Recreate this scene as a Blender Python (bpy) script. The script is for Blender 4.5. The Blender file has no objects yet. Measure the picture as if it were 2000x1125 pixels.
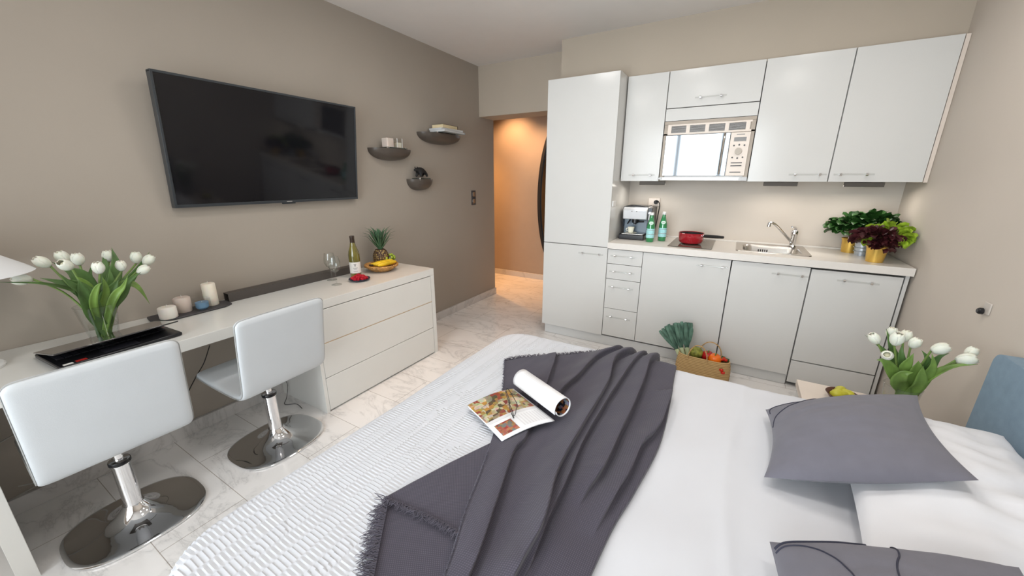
import bpy, math, random
import numpy as np
from mathutils import Vector, Matrix, noise
from math import sin, cos, pi, radians, atan2, sqrt

random.seed(7)
S = bpy.context.scene
COL = S.collection

# ---------------------------------------------------------------- camera
FPX, YAW, PITCH, ROLL, CAMH = 734.23, .53025, .282155, .00238, 1.42
_f = Vector((-sin(YAW)*cos(PITCH), cos(YAW)*cos(PITCH), -sin(PITCH)))
_r = Vector((cos(YAW), sin(YAW), 0)); _u = _r.cross(_f)
_r, _u = _r*cos(ROLL) + _u*sin(ROLL), _u*cos(ROLL) - _r*sin(ROLL)
cam_data = bpy.data.cameras.new('camera')
cam_data.sensor_width = 36; cam_data.lens = FPX/2000*36; cam_data.clip_start = .02
cam = bpy.data.objects.new('camera', cam_data); COL.objects.link(cam)
cam.matrix_world = Matrix(((_r.x, _u.x, -_f.x, 0), (_r.y, _u.y, -_f.y, 0), (_r.z, _u.z, -_f.z, CAMH), (0, 0, 0, 1)))
S.camera = cam

def at(x, y, z):
    """point of the horizontal plane at height z seen at photo position x, y"""
    d = _f*FPX + _r*(x-1000) - _u*(y-562.5)
    t = (z-CAMH)/d.z
    return Vector((d.x*t, d.y*t, z))

# ---------------------------------------------------------------- world, lights, exposure
S.view_settings.view_transform = 'Standard'; S.view_settings.look = 'None'
S.view_settings.gamma = 1; S.view_settings.exposure = -0.13
S.view_settings.use_curve_mapping = False
wd = bpy.data.worlds.new('daylight'); S.world = wd; wd.use_nodes = True
bg = wd.node_tree.nodes['Background']
bg.inputs['Color'].default_value = (.93, .97, 1, 1); bg.inputs['Strength'].default_value = 3.4

def area(name, loc, rot, sx, sy, power, color=(1, 1, 1), portal=False, spread=180):
    l = bpy.data.lights.new(name, 'AREA'); l.shape = 'RECTANGLE'; l.size = sx; l.size_y = sy
    l.energy = power; l.color = color; l.spread = radians(spread)
    if portal: l.cycles.is_portal = True
    o = bpy.data.objects.new(name, l); COL.objects.link(o); o.location = loc; o.rotation_euler = rot
    return o
def spot(name, loc, power, color, angle=80, blend=.6, rot=(0, 0, 0), radius=.04):
    l = bpy.data.lights.new(name, 'SPOT'); l.energy = power; l.color = color
    l.spot_size = radians(angle); l.spot_blend = blend; l.shadow_soft_size = radius
    o = bpy.data.objects.new(name, l); COL.objects.link(o); o.location = loc; o.rotation_euler = rot
    return o
WX0, WX1, WZ0, WZ1, WY = -1.8, .35, .25, 2.35, -1.25       # the window behind the camera
# daylight entering through the window
area('window_portal', ((WX0+WX1)/2, WY-.13, (WZ0+WZ1)/2), (radians(90), 0, 0), WX1-WX0-.1, WZ1-WZ0-.1, 10, portal=True)
area('window_daylight', ((WX0+WX1)/2, WY-.12, (WZ0+WZ1)/2), (radians(90), 0, 0), WX1-WX0-.1, WZ1-WZ0-.1, 40, (.84, .93, 1), spread=95)
S.cycles.transparent_max_bounces = 32
# warm ceiling downlights in the room and in the hall
spot('ceiling_spot_dresser', (-1.78, 1.95, 2.52), 46, (1, .56, .28), 54, 1.0, (0, radians(0), 0))
spot('ceiling_spot_hall', (-2.78, 4.42, 2.36), 62, (1, .55, .26), 110, .9, (radians(22), 0, 0))
spot('ceiling_spot_hall_right', (-2.25, 4.3, 2.36), 45, (1, .58, .3), 100, .9, (radians(18), 0, 0))
spot('ceiling_spot_hall_left', (-3.3, 4.3, 2.36), 150, (1, .46, .14), 90, .9)
FILL_LAMPS = [(-1.4, .5), (-1.4, 1.75), (-.55, .8), (-.55, 2.05), (.35, .9), (.35, 2.2)]       # fill lamps added above the view to brighten the room
for _x, _y in FILL_LAMPS:
    _l = area('fill_lamp', (_x, _y, 2.513), (0, 0, 0), .24, .24, 5.6, (1, .955, .91)); _l.data.shape = 'DISK'
for _x, _w in ((-.63, .10), (.24, .3), (.69, .3)):                # lit under-cupboard lamps
    area('under_cupboard_lamp', (_x, 3.42, 1.373), (radians(-12), 0, 0), .3, .12, 1.6, (1, .93, .84))

# ---------------------------------------------------------------- materials
def nd(nt, t, **kw):
    n = nt.nodes.new(t)
    for k, v in kw.items():
        if k[0] == '_': setattr(n, k[1:], v)
        else: n.inputs[k.replace('_', ' ')].default_value = v
    return n
def mat(name, color, rough=.5, metal=0, spec=.5, coat=0, trans=0, ior=1.45, vary=.04, vscale=8, bump=0, bscale=200, sheen=0, sss=0, emit=None, estr=0):
    m = bpy.data.materials.new(name); m.use_nodes = True; nt = m.node_tree
    b = nt.nodes['Principled BSDF']
    b.inputs['Roughness'].default_value = rough; b.inputs['Metallic'].default_value = metal
    b.inputs['Specular IOR Level'].default_value = spec; b.inputs['Coat Weight'].default_value = coat
    b.inputs['Coat Roughness'].default_value = .05
    b.inputs['Transmission Weight'].default_value = trans; b.inputs['IOR'].default_value = ior
    b.inputs['Sheen Weight'].default_value = sheen
    if sss: b.inputs['Subsurface Weight'].default_value = sss; b.inputs['Subsurface Scale'].default_value = .02
    if emit: b.inputs['Emission Color'].default_value = (*emit, 1); b.inputs['Emission Strength'].default_value = estr
    tc = nd(nt, 'ShaderNodeTexCoord')
    if trans < .5:
        n = nd(nt, 'ShaderNodeTexNoise', Scale=vscale, Detail=3.0)
        nt.links.new(tc.outputs['Object'], n.inputs['Vector'])
        r = nd(nt, 'ShaderNodeValToRGB')
        r.color_ramp.elements[0].position = .3; r.color_ramp.elements[1].position = .7
        r.color_ramp.elements[0].color = (*[max(0, c*(1-vary)) for c in color], 1)
        r.color_ramp.elements[1].color = (*[min(1, c*(1+vary)) for c in color], 1)
        nt.links.new(n.outputs['Fac'], r.inputs['Fac']); nt.links.new(r.outputs['Color'], b.inputs['Base Color'])
    else: b.inputs['Base Color'].default_value = (*color, 1)
    if bump:
        n2 = nd(nt, 'ShaderNodeTexNoise', Scale=bscale, Detail=2.0)
        nt.links.new(tc.outputs['Object'], n2.inputs['Vector'])
        bp = nd(nt, 'ShaderNodeBump', Strength=bump, Distance=.002)
        nt.links.new(n2.outputs['Fac'], bp.inputs['Height']); nt.links.new(bp.outputs['Normal'], b.inputs['Normal'])
    return m
def thin_glass(name, tint=(.9, .95, .93), rough=0.0, alpha=.18):
    """clear thin glass: mostly see-through with a mirror reflection at grazing angles"""
    m = bpy.data.materials.new(name); m.use_nodes = True; nt = m.node_tree
    for n in list(nt.nodes): nt.nodes.remove(n)
    out = nd(nt, 'ShaderNodeOutputMaterial'); mix = nd(nt, 'ShaderNodeMixShader')
    tr = nd(nt, 'ShaderNodeBsdfTransparent', Color=(*tint, 1)); gl = nd(nt, 'ShaderNodeBsdfGlossy', Roughness=rough)
    fr = nd(nt, 'ShaderNodeLayerWeight', Blend=.5)
    pw = nd(nt, 'ShaderNodeMath', _operation='POWER'); pw.inputs[1].default_value = 3.5
    ml = nd(nt, 'ShaderNodeMath', _operation='MULTIPLY_ADD'); ml.inputs[1].default_value = alpha*2.4; ml.inputs[2].default_value = alpha*.18
    nt.links.new(fr.outputs['Facing'], pw.inputs[0]); nt.links.new(pw.outputs[0], ml.inputs[0]); nt.links.new(ml.outputs[0], mix.inputs[0]); nt.links.new(tr.outputs[0], mix.inputs[1]); nt.links.new(gl.outputs[0], mix.inputs[2])
    nt.links.new(mix.outputs[0], out.inputs[0]); return m
M = {}
TAUPE = (.58, .52, .455)
M['bulkhead'] = mat('shaded_bulkhead_paint', (.45, .385, .31), .75, vary=.015, vscale=3)  # the walls' taupe, darkened: shade on bulkhead and lintel put into the colour
M['tvwall'] = mat('shaded_taupe_wall_paint', (.37, .325, .275), .75, vary=.015, vscale=3, bump=.04, bscale=350)  # the same taupe, its weaker light on this wall mixed into the colour
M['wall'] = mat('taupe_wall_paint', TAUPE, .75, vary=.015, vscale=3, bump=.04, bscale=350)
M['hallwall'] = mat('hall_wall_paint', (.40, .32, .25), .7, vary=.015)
M['ceiling'] = mat('ceiling_paint', (.74, .71, .68), .8, vary=.01)
M['lacquer'] = mat('white_lacquer', (.62, .612, .59), .17, vary=.005, spec=.38)
M['desk'] = mat('satin_white_desk', (.71, .70, .665), .22, vary=.008)
M['worktop'] = mat('white_worktop', (.70, .66, .61), .4, vary=.015, vscale=40)
M['plinth'] = mat('plinth_grey', (.60, .60, .59), .3, vary=.01)
M['seam'] = mat('dark_gap', (.13, .12, .11), .8)
M['chrome'] = mat('chrome', (.80, .80, .81), .035, 1, vary=.01)
M['steel'] = mat('brushed_steel', (.55, .52, .48), .26, 1, vary=.03, vscale=60)
M['darksteel'] = mat('dark_steel', (.2, .19, .18), .35, .8)
M['leather'] = mat('white_leatherette', (.58, .605, .625), .38, vary=.012, bump=.12, bscale=420)
M['piping'] = mat('leather_seam', (.36, .36, .35), .6)
M['black'] = mat('black_plastic', (.012, .012, .014), .25)
M['blackmatt'] = mat('matt_black', (.012, .011, .011), .6)
M['screen'] = mat('screen_glass', (.006, .006, .008), .07, spec=.45)
M['bezel'] = mat('tv_bezel', (.035, .04, .045), .3)
M['white'] = mat('white_plastic', (.78, .78, .77), .3)
M['ivory'] = mat('ivory_panel', (.72, .63, .55), .35)
M['taupeplate'] = mat('taupe_shell', (.085, .07, .058), .38)
M['darkgrey'] = mat('slate_grey', (.055, .052, .055), .5)
M['bar'] = mat('dark_brown_channel', (.07, .06, .054), .45)
M['glass'] = thin_glass('clear_glass', (.965, .975, .97), alpha=.25)
M['glassgrey'] = thin_glass('shelf_glass', (.6, .68, .68), alpha=.35)
M['acrylic'] = thin_glass('clear_acrylic', (.93, .935, .93), rough=.08, alpha=.12)
M['water'] = thin_glass('water_surface', (.93, .96, .9), alpha=.2)
M['greenglass'] = mat('green_bottle_glass', (.02, .22, .07), .06, spec=.8, vary=.15, vscale=30, coat=.6)
M['oliveglass'] = mat('olive_bottle_glass', (.13, .11, .012), .06, spec=.8, vary=.3, vscale=16, coat=.7)
M['capsule'] = mat('dark_capsule', (.035, .02, .012), .4)
M['paper'] = mat('label_paper', (.78, .76, .72), .6)
M['print'] = mat('grey_print', (.3, .29, .28), .7)
M['bluelabel'] = mat('pale_blue_label', (.36, .68, .70), .5, vary=.12, vscale=60)
M['greenlabel'] = mat('pale_green_label', (.62, .82, .70), .5, vary=.1, vscale=60)
M['wax'] = mat('cream_wax', (.78, .73, .62), .45, sss=.3)
M['waxpink'] = mat('beige_wax', (.60, .51, .45), .5, sss=.2)
M['waxwhite'] = mat('white_wax', (.80, .77, .71), .45, sss=.3)
M['waxblue'] = mat('blue_wax', (.14, .27, .42), .35)
M['petal'] = mat('tulip_petal', (.80, .77, .66), .5, vary=.06, vscale=40, sss=.15)
M['stem'] = mat('tulip_stem', (.16, .25, .06), .5, vary=.2, vscale=30)
M['leaf'] = mat('tulip_leaf', (.085, .165, .045), .42, vary=.35, vscale=14)
M['leafbright'] = mat('tulip_leaf_bright', (.16, .27, .055), .42, vary=.3, vscale=14)
M['leek'] = mat('leek_leaf', (.10, .19, .14), .5, vary=.35, vscale=25)
M['leekwhite'] = mat('leek_stalk', (.5, .56, .34), .5)
M['basil'] = mat('basil_leaf', (.022, .075, .014), .35, vary=.5, vscale=35)
M['redlettuce'] = mat('red_lettuce_leaf', (.055, .012, .014), .4, vary=.6, vscale=40)
M['lettuce'] = mat('green_lettuce_leaf', (.30, .44, .03), .45, vary=.4, vscale=40)
M['gold'] = mat('gold_pot', (.80, .52, .12), .3, .75, vary=.1)
M['zinc'] = mat('zinc_pot', (.55, .60, .66), .35, .8, vary=.06)
M['soil'] = mat('soil', (.03, .02, .012), .9)
M['wicker'] = mat('wicker', (.50, .27, .09), .6, vary=.45, vscale=70, bump=.6, bscale=160)
M['banana'] = mat('banana_skin', (.75, .50, .02), .45, vary=.25, vscale=30)
M['grape'] = mat('green_grape', (.34, .46, .05), .25, vary=.2, sss=.2)
M['pear'] = mat('pear_skin', (.55, .52, .04), .4, vary=.2, vscale=25)
M['pine'] = mat('pineapple_leaf', (.07, .15, .08), .45, vary=.45, vscale=20)
M['rasp'] = mat('raspberry_red', (.50, .006, .022), .35, vary=.3, vscale=60)
M['tomato'] = mat('tomato_red', (.60, .02, .008), .2)
M['redpepper'] = mat('red_pepper', (.42, .01, .01), .18)
M['orangepepper'] = mat('orange_pepper', (.85, .16, .006), .18)
M['melon'] = mat('green_melon_rind', (.24, .25, .04), .55, vary=.5, vscale=45, bump=.6, bscale=60)
M['rim'] = mat('brown_bowl', (.09, .03, .016), .35)
M['pan'] = mat('red_enamel', (.35, .012, .02), .12, coat=.5)
M['hob'] = mat('hob_glass', (.10, .085, .065), .08, spec=.7)
M['blue'] = mat('blue_headboard_fabric', (.215, .305, .39), .7, vary=.06, vscale=30, bump=.2, bscale=500)
M['coverlet'] = mat('white_pleated_cotton', (.57, .58, .61), .85, vary=.01)
M['sheet'] = mat('white_cotton', (.63, .64, .675), .85, vary=.01, bump=.05, bscale=600, sheen=.1)
M['pillow'] = mat('white_pillow_cotton', (.73, .735, .765), .85, vary=.01, sheen=.1)
M['sticker_red'] = mat('red_sticker', (.35, .02, .015), .4)
M['brass'] = mat('warm_edge', (.62, .42, .22), .3)
M['keys'] = mat('keyboard_keys', (.022, .022, .028), .35)
M['laptoplid'] = mat('glossy_laptop_lid', (.03, .025, .025), .06, spec=.9, coat=.8)
M['cable'] = mat('white_cable', (.42, .40, .37), .5)
M['book_cream'] = mat('cream_book_pages', (.70, .58, .36), .7)
M['book_dark'] = mat('dark_book_cover', (.05, .03, .02), .5)
M['book_white'] = mat('white_book', (.62, .62, .62), .5)
M['book_grey'] = mat('blue_grey_book', (.38, .42, .43), .5)
M['facade'] = mat('facade_render', (.78, .76, .72), .8)
M['window'] = mat('window_frame_white', (.8, .8, .79), .4)
M['navy'] = mat('dark_blue_embroidery', (.03, .032, .055), .7)
M['porcelain'] = mat('cream_porcelain', (.80, .78, .66), .2)
M['silver'] = mat('silver_plastic', (.66, .67, .69), .3, .3)
M['bluegrey'] = mat('blue_grey_plastic', (.13, .17, .21), .25)
M['lcd'] = mat('grey_display', (.18, .17, .16), .3)

def cushion_mat():
    m = mat('grey_cushion_cotton', (.150, .147, .178), .85, vary=.04, vscale=20, bump=.25, bscale=900, sheen=.15); return m
M['cushion'] = cushion_mat()

def weave(name, col):
    m = bpy.data.materials.new(name); m.use_nodes = True; nt = m.node_tree; b = nt.nodes['Principled BSDF']
    b.inputs['Roughness'].default_value = .9; b.inputs['Sheen Weight'].default_value = .15
    b.inputs['Specular IOR Level'].default_value = .2
    tc = nd(nt, 'ShaderNodeTexCoord')
    w1 = nd(nt, 'ShaderNodeTexWave', Scale=62.0, Distortion=.6); w2 = nd(nt, 'ShaderNodeTexWave', _bands_direction='Y', Scale=62.0, Distortion=.6)
    mx = nd(nt, 'ShaderNodeMath', _operation='MULTIPLY')
    for w in (w1, w2): nt.links.new(tc.outputs['UV'], w.inputs['Vector'])
    nt.links.new(w1.outputs['Fac'], mx.inputs[0]); nt.links.new(w2.outputs['Fac'], mx.inputs[1])
    r = nd(nt, 'ShaderNodeValToRGB')
    r.color_ramp.elements[0].color = (*[c*.72 for c in col], 1); r.color_ramp.elements[1].color = (*[c*1.3 for c in col], 1)
    nt.links.new(mx.outputs[0], r.inputs['Fac']); nt.links.new(r.outputs['Color'], b.inputs['Base Color'])
    bp = nd(nt, 'ShaderNodeBump', Strength=.35, Distance=.001); nt.links.new(mx.outputs[0], bp.inputs['Height'])
    nt.links.new(bp.outputs['Normal'], b.inputs['Normal']); return m
M['throw'] = weave('charcoal_woven_cotton', (.080, .073, .096))
M['fringe'] = mat('charcoal_thread', (.085, .078, .10), .9)

def marble(name, tiles=True, base=(.66, .64, .62)):
    m = bpy.data.materials.new(name); m.use_nodes = True; nt = m.node_tree; b = nt.nodes['Principled BSDF']
    b.inputs['Roughness'].default_value = .16
    tc = nd(nt, 'ShaderNodeTexCoord'); mp = nd(nt, 'ShaderNodeMapping')
    mp.inputs['Rotation'].default_value = (0, 0, .5); mp.inputs['Scale'].default_value = (1, 1.8, 1)
    nt.links.new(tc.outputs['Object'], mp.inputs['Vector'])
    n1 = nd(nt, 'ShaderNodeTexNoise', Scale=2.1, Detail=8.0, Roughness=.62, Distortion=.7)
    nt.links.new(mp.outputs[0], n1.inputs['Vector'])
    a = nd(nt, 'ShaderNodeMath', _operation='SUBTRACT'); a.inputs[1].default_value = .5
    ab = nd(nt, 'ShaderNodeMath', _operation='ABSOLUTE')
    nt.links.new(n1.outputs['Fac'], a.inputs[0]); nt.links.new(a.outputs[0], ab.inputs[0])
    r = nd(nt, 'ShaderNodeValToRGB'); e = r.color_ramp.elements
    e[0].position = 0; e[0].color = (*[c*.78 for c in base], 1); e[1].position = .05; e[1].color = (*base, 1)
    x = e.new(.012); x.color = (*[c*.92 for c in base], 1)
    nt.links.new(ab.outputs[0], r.inputs['Fac'])
    n2 = nd(nt, 'ShaderNodeTexNoise', Scale=1.5, Detail=4.0); nt.links.new(tc.outputs['Object'], n2.inputs['Vector'])
    r2 = nd(nt, 'ShaderNodeValToRGB'); r2.color_ramp.elements[0].position = .35; r2.color_ramp.elements[1].position = .65
    r2.color_ramp.elements[0].color = (.92, .915, .915, 1); r2.color_ramp.elements[1].color = (1, 1, 1, 1)
    nt.links.new(n2.outputs['Fac'], r2.inputs['Fac'])
    mu = nd(nt, 'ShaderNodeMixRGB', _blend_type='MULTIPLY', Fac=1.0)
    nt.links.new(r.outputs['Color'], mu.inputs[1]); nt.links.new(r2.outputs['Color'], mu.inputs[2])
    last = mu.outputs[0]
    if tiles:
        mp2 = nd(nt, 'ShaderNodeMapping'); mp2.inputs['Location'].default_value = (2.22, -.275, 0)
        nt.links.new(tc.outputs['Object'], mp2.inputs['Vector'])
        br = nd(nt, 'ShaderNodeTexBrick', Scale=1.0, Mortar_Size=.0016, Mortar_Smooth=.2, Brick_Width=.9, Row_Height=.305)
        br.offset = .5; br.inputs['Color1'].default_value = (1, 1, 1, 1); br.inputs['Color2'].default_value = (.97, .968, .965, 1)
        br.inputs['Mortar'].default_value = (.5, .46, .42, 1)
        nt.links.new(mp2.outputs[0], br.inputs['Vector'])
        m2 = nd(nt, 'ShaderNodeMixRGB', _blend_type='MULTIPLY', Fac=1.0)
        nt.links.new(last, m2.inputs[1]); nt.links.new(br.outputs['Color'], m2.inputs[2]); last = m2.outputs[0]
    nt.links.new(last, b.inputs['Base Color']); return m
M['marble'] = marble('marble_floor_tiles', True, (.86, .84, .82)); M['skirting'] = marble('marble_skirting', False, (.66, .64, .62))

def photo_mat(name, cols, scale=14, seed=0):
    """printed magazine picture: blotches of a few colours"""
    m = bpy.data.materials.new(name); m.use_nodes = True; nt = m.node_tree; b = nt.nodes['Principled BSDF']
    b.inputs['Roughness'].default_value = .3
    tc = nd(nt, 'ShaderNodeTexCoord'); v = nd(nt, 'ShaderNodeTexVoronoi', _distance='CHEBYCHEV', Scale=float(scale))
    mp = nd(nt, 'ShaderNodeMapping'); mp.inputs['Location'].default_value = (seed, seed*.7, 0); mp.inputs['Rotation'].default_value = (0, 0, .43)
    nt.links.new(tc.outputs['Object'], mp.inputs[0]); nt.links.new(mp.outputs[0], v.inputs['Vector'])
    sp = nd(nt, 'ShaderNodeSeparateColor'); nt.links.new(v.outputs['Color'], sp.inputs[0])
    r = nd(nt, 'ShaderNodeValToRGB'); r.color_ramp.interpolation = 'CONSTANT'; e = r.color_ramp.elements
    while len(e) < len(cols): e.new(.5)
    for i, c in enumerate(cols): e[i].position = i/len(cols); e[i].color = (*c, 1)
    nt.links.new(sp.outputs[0], r.inputs['Fac'])
    n = nd(nt, 'ShaderNodeTexNoise', Scale=60.0, Detail=5.0); nt.links.new(tc.outputs['Object'], n.inputs['Vector'])
    mu = nd(nt, 'ShaderNodeMixRGB', _blend_type='OVERLAY', Fac=.7)
    nt.links.new(r.outputs[0], mu.inputs[1]); nt.links.new(n.outputs['Color'], mu.inputs[2])
    nt.links.new(mu.outputs[0], b.inputs['Base Color']); return m
M['photo'] = photo_mat('magazine_picture', [(.32, .2, .06), (.25, .06, .04), (.42, .34, .2), (.10, .07, .04), (.38, .22, .05), (.26, .22, .14), (.5, .42, .3)], 48)
M['photo2'] = photo_mat('magazine_small_picture', [(.25, .03, .02), (.35, .16, .07), (.14, .15, .14), (.32, .08, .05)], 90, 3)
M['photodark'] = photo_mat('magazine_inner_picture', [(.01, .01, .02), (.05, .05, .1), (.3, .12, .05), (.2, .2, .24), (.02, .02, .03)], 60, 5)
M['page'] = mat('magazine_paper', (.78, .78, .79), .35)
M['pageprint'] = mat('magazine_text', (.66, .65, .66), .5)

# pineapple skin: dark lozenges with ochre eyes
def pineskin():
    m = bpy.data.materials.new('pineapple_skin'); m.use_nodes = True; nt = m.node_tree; b = nt.nodes['Principled BSDF']
    b.inputs['Roughness'].default_value = .6
    tc = nd(nt, 'ShaderNodeTexCoord'); v = nd(nt, 'ShaderNodeTexVoronoi', Scale=70.0, Randomness=.35)
    nt.links.new(tc.outputs['Object'], v.inputs['Vector'])
    r = nd(nt, 'ShaderNodeValToRGB'); e = r.color_ramp.elements
    e[0].position = .25; e[0].color = (.42, .30, .10, 1); e[1].position = .48; e[1].color = (.05, .022, .012, 1)
    nt.links.new(v.outputs['Distance'], r.inputs['Fac']); nt.links.new(r.outputs[0], b.inputs['Base Color']); return m
M['pineskin'] = pineskin()
M['bezelbrown'] = mat('microwave_frame', (.30, .25, .20), .4, .2)
M['mirrordoor'] = mat('mirrored_oven_door', (.20, .215, .23), .05, 1, vary=.005)
M['shade'] = mat('white_lamp_shade', (.80, .82, .84), .6, vary=.01)
M['pageprint2'] = mat('magazine_header_print', (.30, .29, .24), .5)
M['lensglass'] = thin_glass('spectacle_lens', (.80, .78, .72), alpha=.2)
M['wallplate'] = mat('beige_socket_plate', (.55, .50, .45), .4)
def straw():
    m = bpy.data.materials.new('woven_straw'); m.use_nodes = True; nt = m.node_tree; b = nt.nodes['Principled BSDF']
    b.inputs['Roughness'].default_value = .75
    tc = nd(nt, 'ShaderNodeTexCoord'); w = nd(nt, 'ShaderNodeTexWave', _bands_direction='Z', Scale=26.0, Distortion=1.2, Detail=2.0, Detail_Scale=14.0)
    nt.links.new(tc.outputs['Object'], w.inputs['Vector']); r = nd(nt, 'ShaderNodeValToRGB')
    r.color_ramp.elements[0].color = (.40, .24, .09, 1); r.color_ramp.elements[1].color = (.62, .42, .19, 1)
    nt.links.new(w.outputs['Fac'], r.inputs['Fac']); nt.links.new(r.outputs[0], b.inputs['Base Color'])
    bp = nd(nt, 'ShaderNodeBump', Strength=.6, Distance=.003); nt.links.new(w.outputs['Fac'], bp.inputs['Height']); nt.links.new(bp.outputs['Normal'], b.inputs['Normal']); return m
M['straw'] = straw()
M['lighthousing'] = mat('light_housing_brown', (.10, .085, .07), .6)
M['dial'] = mat('beige_dial', (.45, .40, .34), .5)
M['innerpetal'] = mat('inner_petals', (.62, .60, .42), .6)
M['opal'] = mat('fill_light_diffuser', (.8, .79, .76), .5, emit=(1, .95, .9), estr=3)  # glow of the added fill lights

# ---------------------------------------------------------------- builders
def tag(o, label=None, cat=None, group=None, kind=None):
    if label: o['label'] = label
    if cat: o['category'] = cat
    if group: o['group'] = group
    if kind: o['kind'] = kind
    return o
def thing(name, loc, label, cat, group=None):
    o = bpy.data.objects.new(name, None); COL.objects.link(o); o.location = loc; o.empty_display_size = .05
    return tag(o, label, cat, group)
def origin(p):
    v = Vector((0, 0, 0))
    while p is not None: v += Vector(p.location); p = p.parent
    return v
class MB:
    """collects shapes in world coordinates, builds ONE mesh object"""
    def __init__(s): s.v = []; s.f = []; s.m = []; s.uv = None
    def add(s, vs, fs, mi=0):
        n = len(s.v); s.v += [tuple(map(float, q)) for q in vs]; s.f += [tuple(i+n for i in f) for f in fs]; s.m += [mi]*len(fs); return s
    def box(s, a, b, mi=0):
        x0, y0, z0 = a; x1, y1, z1 = b
        return s.add([(x0, y0, z0), (x1, y0, z0), (x1, y1, z0), (x0, y1, z0), (x0, y0, z1), (x1, y0, z1), (x1, y1, z1), (x0, y1, z1)],
                     [(0, 3, 2, 1), (4, 5, 6, 7), (0, 1, 5, 4), (1, 2, 6, 5), (2, 3, 7, 6), (3, 0, 4, 7)], mi)
    def obox(s, c, hx, hy, hz, M3, mi=0):
        c = Vector(c); vs = []
        for k in (-1, 1):
            for (i, j) in ((-1, -1), (1, -1), (1, 1), (-1, 1)): vs.append(c + M3 @ Vector((i*hx, j*hy, k*hz)))
        return s.add(vs, [(0, 3, 2, 1), (4, 5, 6, 7), (0, 1, 5, 4), (1, 2, 6, 5), (2, 3, 7, 6), (3, 0, 4, 7)], mi)
    def lathe(s, c, prof, n=32, sx=1, sy=1, mi=0, M3=None, cap=True):
        c = Vector(c); vs = []; k = len(prof)
        for (r, z) in prof:
            for i in range(n):
                a = 2*pi*i/n; q = Vector((r*cos(a)*sx, r*sin(a)*sy, z))
                vs.append(c + (M3 @ q if M3 else q))
        fs = [(j*n+i, j*n+(i+1) % n, (j+1)*n+(i+1) % n, (j+1)*n+i) for j in range(k-1) for i in range(n)]
        if cap and prof[0][0] > 1e-6: fs.append(tuple(range(n-1, -1, -1)))
        if cap and prof[-1][0] > 1e-6: fs.append(tuple((k-1)*n+i for i in range(n)))
        return s.add(vs, fs, mi)
    def cyl(s, a, b, r, r2=None, n=16, mi=0):
        return s.tube([a, b], [r, r if r2 is None else r2], n, mi)
    def tube(s, pts, rad, n=8, mi=0, cap=True, flat=None):
        P = [Vector(p) for p in pts]; k = len(P)
        R = list(rad) if hasattr(rad, '__len__') else [rad]*k
        T = [(P[min(i+1, k-1)]-P[max(i-1, 0)]).normalized() for i in range(k)]
        u = T[0].orthogonal().normalized(); vs = []
        for i in range(k):
            u = (u - T[i]*u.dot(T[i])); u = u.normalized() if u.length > 1e-6 else T[i].orthogonal().normalized()
            w = T[i].cross(u)
            for j in range(n):
                a = 2*pi*j/n; vs.append(P[i] + (u*cos(a) + w*sin(a))*R[i])
        fs = [(i*n+j, i*n+(j+1) % n, (i+1)*n+(j+1) % n, (i+1)*n+j) for i in range(k-1) for j in range(n)]
        if cap: fs += [tuple(range(n-1, -1, -1)), tuple((k-1)*n+j for j in range(n))]
        return s.add(vs, fs, mi)
    def ell(s, c, rx, ry, rz, n=16, m=10, mi=0, M3=None):
        prof = [(sin(pi*j/m), -cos(pi*j/m)) for j in range(m+1)]
        c = Vector(c); vs = [];
        for (r, z) in prof:
            for i in range(n):
                a = 2*pi*i/n; q = Vector((r*cos(a)*rx, r*sin(a)*ry, z*rz)); vs.append(c + (M3 @ q if M3 else q))
        return s.add(vs, [(j*n+i, j*n+(i+1) % n, (j+1)*n+(i+1) % n, (j+1)*n+i) for j in range(m) for i in range(n)], mi)
    def grid(s, fn, nu, nv, mi=0, close_u=False):
        n = nu+1; vs = [fn(i/nu, j/nv) for j in range(nv+1) for i in range(n)]
        return s.add(vs, [(j*n+i, j*n+i+1, (j+1)*n+i+1, (j+1)*n+i) for j in range(nv) for i in range(nu)], mi)
    def extrude(s, poly, axis, a, b, mi=0):
        """poly in the two other axes (in order), extruded along axis from a to b"""
        def p3(q, t):
            l = list(q); l.insert(axis, t); return l
        n = len(poly); vs = [p3(q, a) for q in poly] + [p3(q, b) for q in poly]
        return s.add(vs, [tuple(range(n-1, -1, -1)), tuple(range(n, 2*n))] + [(i, (i+1) % n, n+(i+1) % n, n+i) for i in range(n)], mi)
    def leaf(s, pts, width, normal_hint=(0, 0, 1), mi=0, curl=.25, prof=None):
        """ribbon leaf along pts, widest at a third"""
        P = [Vector(p) for p in pts]; k = len(P); h = Vector(normal_hint)
        vs = []
        for i in range(k):
            t = i/(k-1); T = (P[min(i+1, k-1)]-P[max(i-1, 0)]).normalized()
            w = T.cross(h); w = w.normalized() if w.length > 1e-4 else T.orthogonal().normalized()
            nn = w.cross(T)
            ww = width*(prof(t) if prof else (sin(pi*min(1, t*.9+.1))**.7)*(1-t**5))
            ww = max(ww, width*.01)
            for (a, c) in ((-1, 1), (-.5, .3), (0, 0), (.5, .3), (1, 1)): vs.append(P[i] + w*a*ww*.5 + nn*c*curl*ww*.5)
        return s.add(vs, [(i*5+j, i*5+j+1, (i+1)*5+j+1, (i+1)*5+j) for i in range(k-1) for j in range(4)], mi)
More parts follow.
